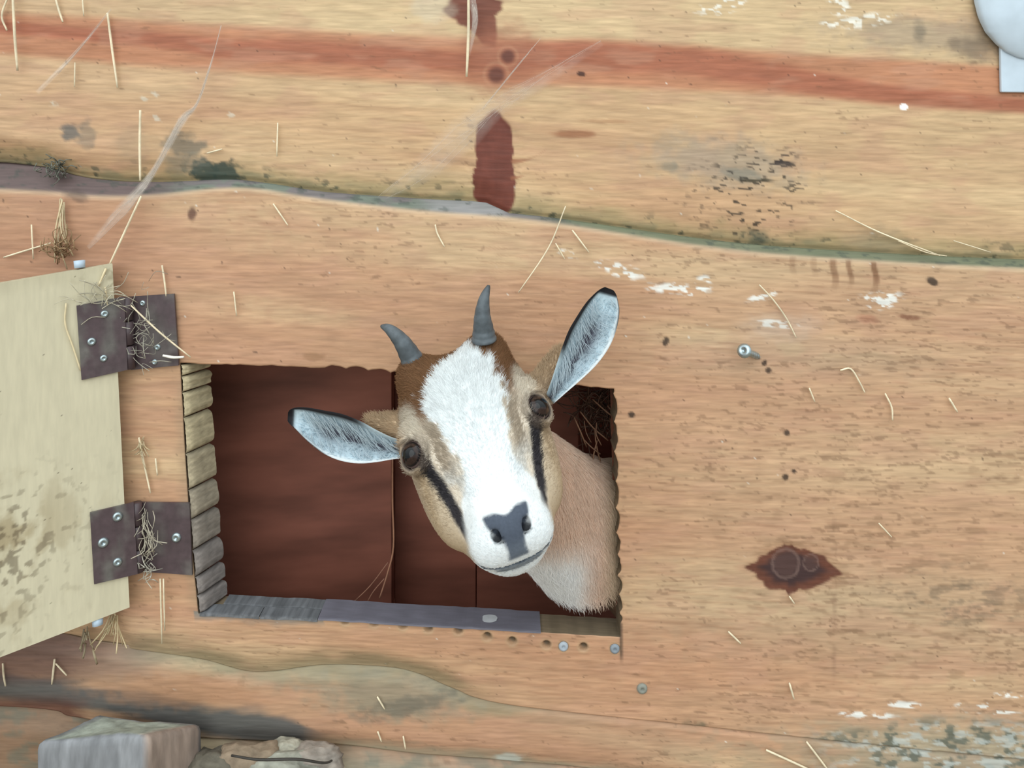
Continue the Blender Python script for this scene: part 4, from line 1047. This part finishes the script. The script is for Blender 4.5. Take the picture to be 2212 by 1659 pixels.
# ear hair
for (v, f, c, n, m), s in zip(ear_geo, (-1, 1)):
    fr = v[:n * m].reshape(n, m, 3); fc = c[:n * m].reshape(n, m, 3)
    K = 170
    ti = rng.uniform(0.12, 0.72, K); fromU = rng.random(K) < 0.62
    tgt = ti + rng.normal(0, 0.03, K) + np.where(fromU, -0.10, 0.02)
    for k in range(K):
        i0 = ti[k] * (n - 1); i1 = min(max(tgt[k], 0.02), 0.95) * (n - 1)
        q0 = 0.10 + 0.08 * random.random() if fromU[k] else 0.93 - 0.1 * random.random()
        q1 = q0 + (0.22 + 0.32 * random.random()) * (1 if fromU[k] else -0.7)
        ln = []
        for a_ in t4:
            ii = i0 + (i1 - i0) * a_; qq = (q0 + (q1 - q0) * a_) * (m - 1)
            i_, j_ = int(min(ii, n - 2)), int(min(qq, m - 2)); fi, fj = ii - i_, qq - j_
            p = (fr[i_, j_] * (1 - fi) + fr[i_ + 1, j_] * fi) * (1 - fj) + (fr[i_, j_ + 1] * (1 - fi) + fr[i_ + 1, j_ + 1] * fi) * fj
            ln.append(p + np.array([0, -0.0008 - 0.003 * math.sin(math.pi * min(1, a_ * 0.8)), 0]))
        PW.append(np.array(ln)[None]); PR.append((0.00022 * np.array([[1, 1, 0.8, 0.3]]))); PC.append(np.clip(pal(214, 228, 236) * random.uniform(0.75, 1.05), 0, 0.95)[None])
    # short fuzz over the ear shell
    K = 1000; ii = rng.integers(1, int(n * 0.72), K); jj = rng.integers(3, m - 2, K); fi = rng.random(K); fj = rng.random(K)
    p = fr[ii, jj] + (fr[np.minimum(ii + 1, n - 1), jj] - fr[ii, jj]) * fi[:, None] + (fr[ii, np.minimum(jj + 1, m - 1)] - fr[ii, jj]) * fj[:, None]
    tip = (fr[np.minimum(ii + 1, n - 1), jj] - fr[ii, jj]); tip /= np.linalg.norm(tip, axis=1)[:, None] + 1e-9
    tip = tip + 0.5 * rng.normal(size=tip.shape); dirv = tip * 0.0018 + np.array([0, -0.0007, 0])
    PW.append(p[:, None, :] + dirv[:, None, :] * t4[None, :, None]); PR.append(np.repeat((0.00013 * np.array([1, 0.9, 0.7, 0.3]))[None], K, 0)); PC.append(fc[ii, jj] * (0.9 + 0.2 * rng.random(K))[:, None])
PW = np.concatenate(PW); PR = np.concatenate(PR); PC = np.concatenate(PC)
hcv = bpy.data.hair_curves.new('fur'); hcv.add_curves([4] * len(PW))
go = WLOC[goat.name]
hcv.position_data.foreach_set('vector', (PW - go).astype(np.float32).ravel())
ra_ = hcv.attributes.get('radius') or hcv.attributes.new('radius', 'FLOAT', 'POINT'); ra_.data.foreach_set('value', PR.astype(np.float32).ravel())
ca_ = hcv.attributes.new('col', 'FLOAT_COLOR', 'CURVE'); c4 = np.ones((len(PC), 4), np.float32); c4[:, :3] = PC; ca_.data.foreach_set('color', c4.ravel())
hcv.materials.append(M_FUR)
fur = bpy.data.objects.new('fur', hcv); col.objects.link(fur); fur.parent = goat; fur['kind'] = 'stuff'

#DETAILS
# ------------------------------------------------------------------ loose things on and before the wall
def straw(pts, r=2.0, f=0.004, label=None, group=None, c=(232, 208, 160), name='straw', cat='straw', bend=0.0):
    """pts: photo pixels (x, y[, f]); r: half-thickness in px"""
    q = [P(p[0], p[1], p[2] if len(p) > 2 else f) for p in pts]
    cl = catmull(q, 5); n = len(cl); t = np.linspace(0, 1, n)
    rad = r * S * (0.75 + 0.25 * np.sin(math.pi * np.clip(t * 0.9 + 0.1, 0, 1)))
    v, fc = tube(cl, rad, 6)
    base = lin(*c, 0.85); cc = np.repeat(base[None] * (0.85 + 0.3 * vn(t * 6 + pts[0][0], t * 0, 601))[:, None], 6, 0)
    o = mk(name, v, fc, M_STRAW, None, np.clip(cc, 0, 0.95)); return tag(o, label, cat, group)

G1 = 'loose straws stuck to the wall'
STRAWS = [
 ([(27, -20, 0.006), (32, 80, 0.008), (38, 153, 0.005)], 2.6, 'thick pale straw hanging at the top left corner'),
 ([(18, -8), (4, 34), (15, 66)], 2.0, 'bent straw in the top left corner beside the thick one'),
 ([(232, 28), (242, 105), (254, 190)], 2.2, 'long straight straw on the red band left of the cobweb'),
 ([(118, -10), (128, 25), (136, 48)], 2.0, 'straw cut off by the top edge right of the thick corner straw'),
 ([(303, 238, 0.012), (302, 320, 0.012), (303, 390, 0.012)], 2.4, 'upright straw in front of the grey mildew above the joint'),
 ([(305, 424, 0.016), (270, 500, 0.012), (235, 575, 0.010)], 2.2, 'slanting straw from the plank joint down to the hatch top'),
 ([(1012, -10, 0.014), (1012, 70, 0.014), (1008, 166, 0.010)], 2.8, 'bright straw hanging over the top knot'),
 ([(178, -5), (181, 35)], 1.4, 'small straw at the top edge near the second cobweb'),
 ([(162, 135), (161, 188)], 1.4, 'small upright straw below the upper left cobweb'),
 ([(600, 265), (598, 338)], 1.5, 'thin upright straw on the pale plank right of the dark mildew'),
 ([(447, 331), (480, 322)], 1.6, 'short level straw just above the dark mildew patch'),
 ([(590, 440), (605, 462), (622, 487)], 1.5, 'thin slanting straw just below the plank joint'),
 ([(940, 485), (945, 505), (960, 533)], 1.6, 'bent straw below the joint left of the spear-shaped knot'),
 ([(1222, 445, 0.008), (1185, 535, 0.008), (1120, 632, 0.008)], 1.3, 'long fine straw slanting above the right horn'),
 ([(1236, 497), (1272, 545)], 1.7, 'straw slanting right of the long fine one under the joint'),
 ([(1200, 525), (1220, 560)], 1.3, 'short thin straw beside the long fine one'),
 ([(1640, 615), (1672, 650), (1700, 690), (1720, 730)], 1.6, 'straw slanting above the protruding screw'),
 ([(1815, 800), (1838, 797), (1858, 828), (1868, 848)], 1.7, 'curved straw with a white bit at its end right of the screw'),
 ([(1912, 850), (1926, 880), (1928, 908)], 1.8, 'short bent straw below the curved one'),
 ([(1748, 838), (1760, 868)], 1.6, 'short straw below and right of the screw'),
 ([(2050, 860), (2068, 890)], 2.0, 'stubby straw near the right edge at screw height'),
 ([(1805, 455), (1900, 502), (2030, 552)], 1.5, 'long fine straw slanting down to the joint at right'),
 ([(1940, 520), (2000, 545), (2045, 553)], 1.0, 'hair-thin straw under the long one at the right joint'),
 ([(2060, 520), (2140, 545)], 1.1, 'thin straw just above the joint at the right edge'),
 ([(1705, 1475), (1715, 1510)], 2.0, 'short straw below the eye-shaped knot'),
 ([(1655, 1620), (1760, 1668)], 2.0, 'straw slanting down at the bottom edge left of the lichen'),
 ([(1742, 1602), (1792, 1668)], 2.0, 'steeper straw crossing the bottom edge left of the lichen'),
 ([(8, 556), (60, 540), (110, 525)], 1.8, 'level straw leading into the tuft above the hatch'),
 ([(68, 485), (72, 560)], 1.5, 'upright straw left of the tuft above the hatch'),
 ([(300, 945), (312, 1005), (325, 1065)], 1.8, 'straw with a ragged head between the two hinges'),
 ([(336, 990), (340, 1027)], 1.6, 'short straw right of the ragged-headed one'),
 ([(346, 1250, 0.008), (350, 1390, 0.005)], 1.6, 'longer of two straws hanging under the lower hinge'),
 ([(353, 1250, 0.008), (356, 1362, 0.005)], 1.5, 'shorter of two straws hanging under the lower hinge'),
 ([(118, 1424), (112, 1478)], 2.0, 'short upright straw below the hatch corner'),
 ([(120, 1433), (144, 1459)], 1.5, 'thin straw forking off beside the upright one below the hatch'),
 ([(6, 1433), (8, 1460), (12, 1482)], 1.8, 'short straw at the left edge below the hatch'),
 ([(505, 630), (511, 682)], 1.4, 'faint short straw right of the upper hinge'),
 ([(350, 573), (355, 605), (359, 640)], 1.8, 'upright straw touching the top of the upper hinge'),
 ([(815, 1505), (831, 1532)], 1.6, 'short straw on the grey patch under the sill'),
 ([(816, 1580), (824, 1602)], 1.6, 'left of two tiny straws near the bottom middle'),
 ([(871, 1590), (876, 1618)], 1.6, 'right of two tiny straws near the bottom middle'),
 ([(1573, 1364), (1600, 1390)], 1.8, 'short straw lower left of the eye-shaped knot'),
 ([(1898, 1130), (1926, 1160)], 1.5, 'short straw above and right of the eye-shaped knot'),
 ([(1705, 1288), (1716, 1304)], 1.6, 'tiny straw just under the eye-shaped knot'),
 ([(283, 660, 0.016), (345, 718, 0.016), (412, 772, 0.010)], 1.6, 'long straw lying across the upper hinge'),
 ([(352, 768, 0.010), (375, 772, 0.010), (398, 771, 0.008)], 2.6, 'stubby white straw on the lower right of the upper hinge'),
]
for pts, r, lab in STRAWS:
    straw(pts, r * 1.2, 0.0035, lab, G1, (250, 246, 238) if 'white straw on' in lab else (244, 228, 196))
# straws on the hatch follow its board
for pts, r, lab in [([(143, 655), (141, 700), (158, 750), (174, 800)], 1.8, 'pale straw hanging on the hatch left of the upper hinge'),
                    ([(229, 580), (212, 620)], 2.4, 'broken thick straw on the top corner of the hatch'),
                    ([(227, 620), (232, 660)], 1.8, 'straw standing over the upper hinge on the hatch')]:
    q = [ray_plane(x, y, dA + dn * 0.002, dn) for x, y in pts]; cl = catmull(q, 5); v, fc = tube(cl, r * S, 6)
    tag(mk('straw', v, fc, M_STRAW, None, np.repeat(lin(236, 218, 178, 0.85)[None], len(v), 0)), lab, 'straw', 'straws on the hatch')

def tuft(name, c, fn, label, cat, n, length, rad, colr, spread=(0, 360), f0=0.006, curl=0.4, jit=(10, 10), depth=0.012, seed=1, group=None, kind=None):
    rd = random.Random(seed); parts = []; C = []
    for i in range(n):
        x, y = c[0] + rd.gauss(0, jit[0]), c[1] + rd.gauss(0, jit[1]); a_ = math.radians(rd.uniform(*spread)); l = length * rd.uniform(0.4, 1.0)
        f1 = f0 + rd.uniform(0, depth); b_ = a_ + rd.uniform(-curl, curl) * 2
        pp = [fn(x, y, f0 + rd.uniform(0, depth * 0.3)), fn(x + 0.5 * l * math.cos(a_), y + 0.5 * l * math.sin(a_), f1), fn(x + 0.5 * l * (math.cos(a_) + math.cos(b_)), y + 0.5 * l * (math.sin(a_) + math.sin(b_)), f0 + rd.uniform(0, depth))]
        v, fc = tube(catmull(pp, 3), rad * S * rd.uniform(0.6, 1.2), 4); parts.append((v, fc))
        k = rd.uniform(0.7, 1.15); C.append(np.repeat(np.clip(lin(*colr, 0.85) * k, 0, 0.95)[None], len(v), 0))
    v, fc = join(parts); o = mk(name, v, fc, M_STRAW, None, np.concatenate(C)); return tag(o, label, cat, group, kind)
onwall = lambda x, y, f: P(x, y, f)
ondoor = lambda x, y, f: ray_plane(x, y, dA + dn * f, dn)
tuft('hay_tuft', (128, 548), onwall, 'brown hay tuft caught above the hatch top', 'hay tuft', 34, 60, 1.3, (170, 140, 105), (180, 360), 0.004, 0.8, (12, 10), 0.014, 3)
tuft('hay_tuft', (138, 430), onwall, 'thin wisp of pale straw hanging from the joint ledge', 'hay tuft', 7, 150, 1.6, (226, 206, 168), (78, 104), 0.004, 0.25, (8, 14), 0.006, 4)
tuft('hay_tuft', (245, 1330), onwall, 'fan of pale straw sticking out under the hatch corner', 'hay tuft', 15, 85, 1.4, (224, 205, 165), (72, 128), 0.002, 0.15, (4, 4), 0.012, 5)
tuft('hay_tuft', (186, 1372), onwall, 'short bundle of dry stalks under the hatch edge', 'hay tuft', 8, 50, 2.2, (176, 160, 132), (75, 105), 0.003, 0.15, (5, 10), 0.010, 6)
tuft('dust_fluff', (282, 720), onwall, 'grey dust and hair fluff on the upper hinge', 'fluff', 60, 60, 0.7, (190, 186, 170), (0, 360), 0.008, 1.2, (36, 42), 0.012, 7)
tuft('dust_fluff', (215, 650), ondoor, 'pale fibres along the top of the upper hinge leaf', 'fluff', 26, 70, 0.8, (205, 198, 176), (150, 390), 0.003, 0.6, (34, 14), 0.006, 8)
tuft('dust_fluff', (316, 1140), onwall, 'pale fibres on the pin of the lower hinge', 'fluff', 34, 70, 0.9, (205, 196, 176), (60, 120), 0.008, 0.6, (10, 40), 0.012, 9)
tuft('dust_fluff', (322, 1228), onwall, 'curled fibres under the lower hinge', 'fluff', 18, 50, 0.9, (205, 200, 186), (0, 360), 0.006, 1.4, (14, 10), 0.010, 10)
tuft('dust_fluff', (120, 362), onwall, 'web-covered dirt knob on the joint ledge at left', 'fluff', 40, 34, 1.1, (120, 122, 112), (0, 360), -0.004, 1.2, (12, 10), 0.012, 12)
tuft('hay_clump', (1298, 882), onwall, 'dark hay clump in the upper right corner of the hole', 'hay clump', 150, 70, 1.4, (92, 66, 52), (0, 360), -0.062, 0.7, (22, 30), 0.020, 13)
tuft('hay_tuft', (1290, 905), onwall, 'paler stalks crossing the dark hay clump', 'hay tuft', 12, 110, 1.6, (150, 112, 88), (40, 110), -0.042, 0.3, (26, 34), 0.008, 14)
tuft('hay_tuft', (305, 958), onwall, 'ragged seed head on a straw between the hinges', 'hay tuft', 14, 36, 0.9, (222, 204, 166), (60, 120), 0.003, 0.4, (5, 8), 0.006, 15)
straw([(848, 985, -0.03), (848, 1080, -0.03), (850, 1180, -0.032), (838, 1235, -0.034), (820, 1292, -0.036)], 2.2, 0, 'long dry stem hanging inside the hole below the ear', None, (150, 108, 86), 'dry_stem', 'stem')
straw([(838, 1215, -0.033), (800, 1265, -0.035), (758, 1306, -0.036)], 1.2, 0, 'thin side shoot of dry stem reaching the sill', None, (140, 100, 80), 'dry_stem', 'stem')
straw([(830, 1250, -0.034), (805, 1280, -0.035), (788, 1312, -0.036)], 1.2, 0, 'short shoot beside the lower end of the dry stem', None, (140, 100, 80), 'dry_stem', 'stem')

# cobwebs: thin dusty veils with threads
def web(pts, label, amax=0.5, seed=1, threads=8):
    a = np.array(pts, float); cl = catmull(a[:, :2], 8); n = len(cl); tt = np.linspace(0, 1, n)
    wd = 0.7 * np.interp(tt, np.linspace(0, 1, len(a)), a[:, 2]); dp = np.interp(tt, np.linspace(0, 1, len(a)), a[:, 3])
    T = np.gradient(cl, axis=0); T /= np.linalg.norm(T, axis=1)[:, None]; Nn = np.stack([-T[:, 1], T[:, 0]], 1); m = 9; V = []; C = []
    for i in range(n):
        for j in range(m):
            q = j / (m - 1) * 2 - 1; x, y = cl[i] + Nn[i] * q * wd[i] / 2
            V.append(P(x, y, dp[i] + 0.002 * (float(vn(np.array(i * 0.4), np.array(j * 0.7), seed)) - 0.5)))
            al = amax * (1 - abs(q) ** 2) * math.sin(math.pi * min(1, max(0, tt[i] * 0.94 + 0.03))) ** 0.6; C.append((al, al, al))
    F = [tuple(q) for q in grid_faces(n, m)]; parts = [(V, F)]; rd = random.Random(seed)
    for k in range(threads):
        i0, i1 = sorted(rd.sample(range(n), 2))
        if i1 - i0 < 4: continue
        q0, q1 = rd.uniform(-0.9, 0.9), rd.uniform(-0.9, 0.9)
        ln = [P(*(cl[i] + Nn[i] * (q0 + (q1 - q0) * (i - i0) / (i1 - i0)) * wd[i] / 2), dp[i] + 0.001) for i in range(i0, i1 + 1)]
        v, fc = tube(ln, 0.00014, 3); parts.append((v, fc)); C += [(min(1, amax * 1.3),) * 3] * len(v)
    v, fc = join(parts); o = mk('cobweb', v, fc, M_WEB, None, np.array(C)); tag(o, label, 'cobweb', 'dusty cobwebs on the wall')
web([(478, 55, 5, 0.004), (455, 140, 8, 0.008), (425, 225, 12, 0.010), (392, 262, 30, 0.012), (335, 365, 22, 0.014), (300, 412, 34, 0.014), (262, 455, 44, 0.010), (190, 535, 14, 0.006)], 'long dusty cobweb strand slanting across the left joint', 0.85, 3, 14)
web([(240, 20, 8, 0.006), (165, 112, 12, 0.008), (80, 200, 20, 0.004)], 'short cobweb strand near the upper left corner', 0.7, 4, 6)
web([(1300, 92, 26, 0.006), (1160, 180, 60, 0.012), (1080, 225, 70, 0.014), (1000, 290, 120, 0.012), (910, 370, 90, 0.008), (820, 430, 20, 0.003)], 'wide thin cobweb veil beside the spear-shaped knot', 0.30, 5, 12)
web([(1168, 82, 4, 0.008), (1100, 165, 6, 0.014), (1035, 245, 6, 0.012)], 'fine cobweb thread over the two small knots', 0.5, 6, 5)
web([(1018, -10, 26, 0.010), (1026, 45, 22, 0.014), (1013, 120, 10, 0.010)], 'grey cobweb wad on the straw over the top knot', 0.8, 7, 8)

# screws in the wall
sc = empty('screw', P(1640, 772, 0.0)); tag(sc, 'shiny zinc screw sticking out of the plank right of the goat', 'screw')
p0, p1 = P(1640, 771, -0.004), P(1608, 758, 0.017); ax = (p1 - p0) / np.linalg.norm(p1 - p0)
nth = 60; tt = np.linspace(0, 1, nth); v, fc = tube(p0[None] + (p1 - p0)[None] * tt[:, None], 0.0024 + 0.0006 * np.abs(np.sin(tt * 24)), 10); mk('shank', v, fc, M_ZINC, sc)
screw_head(p1, ax, 0.0062, sc, M_ZINC, 'head')
v, fc = tube([p1 - ax * 0.0045, p1 - ax * 0.0015, p1 + ax * 0.0002], [0.0034, 0.0046, 0.0062], 14); mk('collar', v, fc, M_ZINC, sc)
o = screw_head(P(1387, 1487, 0.0005), NW, 0.0045, None, flat_mat('dull_screw', lin(150, 152, 142), 0.6)); tag(o, 'dull sunken screw below the right end of the sill', 'screw')
o = screw_head(P(1217, 1396, 0.0), NW, 0.0042, None, flat_mat('sill_screw', lin(185, 195, 205), 0.5)); tag(o, 'pale screw among the drill marks under the sill', 'screw')
o = screw_head(P(1328, 1401, 0.0), NW, 0.0042, None, flat_mat('corner_screw', lin(150, 160, 170), 0.5)); tag(o, 'grey screw at the right end of the drill marks', 'screw')

# pale bracket at the top right
br = empty('wall_bracket', P(2222, 200, 0.0)); tag(br, 'pale blue-grey metal bracket cut by the top right corner', 'bracket')
q = [P(2150, -260, 0.0008), P(2400, -260, 0.0008), P(2400, 203, 0.0008), P(2158, 200, 0.0008)]; th = np.array([0, -0.0035, 0])
v, f_ = box_vf(q + [p + th for p in q]); bevel(mk('back_plate', v, f_, M_METAL, br, None, False), 0.001)
LE = [(-260, 2086), (0, 2103), (40, 2113), (70, 2128), (95, 2150), (112, 2170), (124, 2195), (130, 2224)]
V = []; nb, na = 60, 33
for y in np.concatenate([np.linspace(-260, 60, 25), np.linspace(66, 129.5, 35)]):
    le = interp(np.array(y), [(a_, b_) for a_, b_ in LE]); hwid = 2226 - float(le)
    for a_ in np.linspace(-1, 1, na):
        e = 1 - abs(a_) ** 2.6
        endr = min(1, max(0, (131 - y) / 90)) ** 0.5
        V.append(P(2226 + a_ * hwid, y, 0.004 + 0.011 * (e ** 0.5) * endr))
V = np.array(V); F = [tuple(x) for x in grid_faces(nb, na)]
mk('tongue', V, F, M_METAL, br)

# weathered grey post stub at the bottom left
top = [P(80, 1603, 0.050), P(322, 1592, 0.066), P(434, 1563, 0.020), P(212, 1541, 0.010)]
per = []; 
for i in range(4):
    a_, b_ = top[i], top[(i + 1) % 4]
    for t in np.linspace(0, 1, 14, endpoint=False): per.append(a_ * (1 - t) + b_ * t)
per = np.array(per); cen = per.mean(0); V = []; C = []; hs = [0, 0.002, 0.006, 0.014, 0.026, 0.045, 0.07, 0.1, 0.15, 0.22, 0.32, float(cen[2])]
for j, hh in enumerate(hs):
    for i, p in enumerate(per):
        q = p.copy(); ins = 0.004 if j == 0 else (0.0012 if j == 1 else 0)
        out = q - cen; out[2] = 0; out /= np.linalg.norm(out)
        q = q - out * ins + out * 0.003 * (float(fbm(np.array(i * 0.7), np.array(hh * 12), 701, 2)) - 0.5)
        q[2] = max(0.0, q[2] - hh) if j < len(hs) - 1 else 0.0
        V.append(q); k = float(fbm(np.array(i * 0.35), np.array(hh * 20 + 3), 702, 3))
        right = 1.0 if 14 <= i < 28 else 0.0
        c0 = lin(150, 152, 156) * (1 - right) + lin(168, 150, 138) * right
        C.append(c0 * (0.65 + 0.6 * k))
npp = len(per); F = [(j * npp + i, (j + 1) * npp + i, (j + 1) * npp + (i + 1) % npp, j * npp + (i + 1) % npp) for j in range(len(hs) - 1) for i in range(npp)]
off = len(V); rings = [0.75, 0.45, 0.15]
for r in rings:
    for i, p in enumerate(per):
        q = cen + (V[i] - cen) * r; q[2] += 0.0025 * (float(fbm(np.array(q[0] * 90), np.array(q[1] * 90), 703, 3)) - 0.4); V.append(q)
        C.append(lin(176, 184, 172) * (0.8 + 0.35 * float(fbm(np.array(q[0] * 120), np.array(q[1] * 120), 704))))
prev = 0
for k in range(3):
    cur = off + k * npp
    F += [(prev + (i + 1) % npp, cur + (i + 1) % npp, cur + i, prev + i) for i in range(npp)]; prev = cur
F.append(tuple(prev + i for i in range(npp)))
tag(mk('wooden_post', V, F, M_BLOCK, None, np.array(C)), 'squat weathered grey post stub at the bottom left', 'post')

# rubble beside the post
def stone(c, r, sq, label, seed, colr):
    V = []; C = []; nu_, nv_ = 22, 30
    for i in range(nu_ + 1):
        th = math.pi * i / nu_
        for k in range(nv_):
            ph = 2 * math.pi * k / nv_; d_ = np.array([math.sin(th) * math.cos(ph), math.sin(th) * math.sin(ph), math.cos(th)])
            nz = float(fbm(np.array(d_[0] * 1.6 + seed), np.array(d_[2] * 1.6 + d_[1] * 1.1), 710 + seed, 4))
            d2 = np.sign(d_) * np.abs(d_) ** 0.75
            n2 = float(fbm(np.array(d_[0] * 5 + seed), np.array(d_[2] * 5 + d_[1] * 4), 730 + seed, 3))
            V.append(c + d2 * np.array(r) * (0.6 + 0.6 * nz + 0.22 * n2)); C.append(lin(*colr) * (0.45 + 0.6 * nz + 0.5 * n2))
    F = [(i * nv_ + k, (i + 1) * nv_ + k, (i + 1) * nv_ + (k + 1) % nv_, i * nv_ + (k + 1) % nv_) for i in range(nu_) for k in range(nv_)]
    return tag(mk('rubble_stone', V, F, M_STONE, None, np.array(C)), label, 'stone', 'rubble along the foot of the planks')
stone(P(535, 1652, 0.022), (0.026, 0.014, 0.016), 1, 'brownish rubble lump right of the grey post', 1, (150, 132, 112))
stone(P(600, 1672, 0.026), (0.038, 0.014, 0.014), 1, 'flat greenish-grey stone at the bottom edge', 2, (158, 158, 146))
stone(P(620, 1628, 0.012), (0.016, 0.010, 0.010), 1, 'small pale stone below the dark stain', 3, (176, 172, 156))
stone(P(684, 1642, 0.018), (0.022, 0.012, 0.011), 1, 'grey stone at the right end of the rubble', 4, (160, 150, 140))
stone(P(470, 1662, 0.022), (0.020, 0.014, 0.017), 1, 'dark rubble lump touching the grey post', 5, (110, 104, 92))
straw([(500, 1632, 0.042), (560, 1641, 0.048), (640, 1640, 0.044), (700, 1648, 0.034), (722, 1640, 0.022)], 2.6, 0, 'dark twig lying over the rubble', None, (66, 62, 58), 'twig', 'twig')
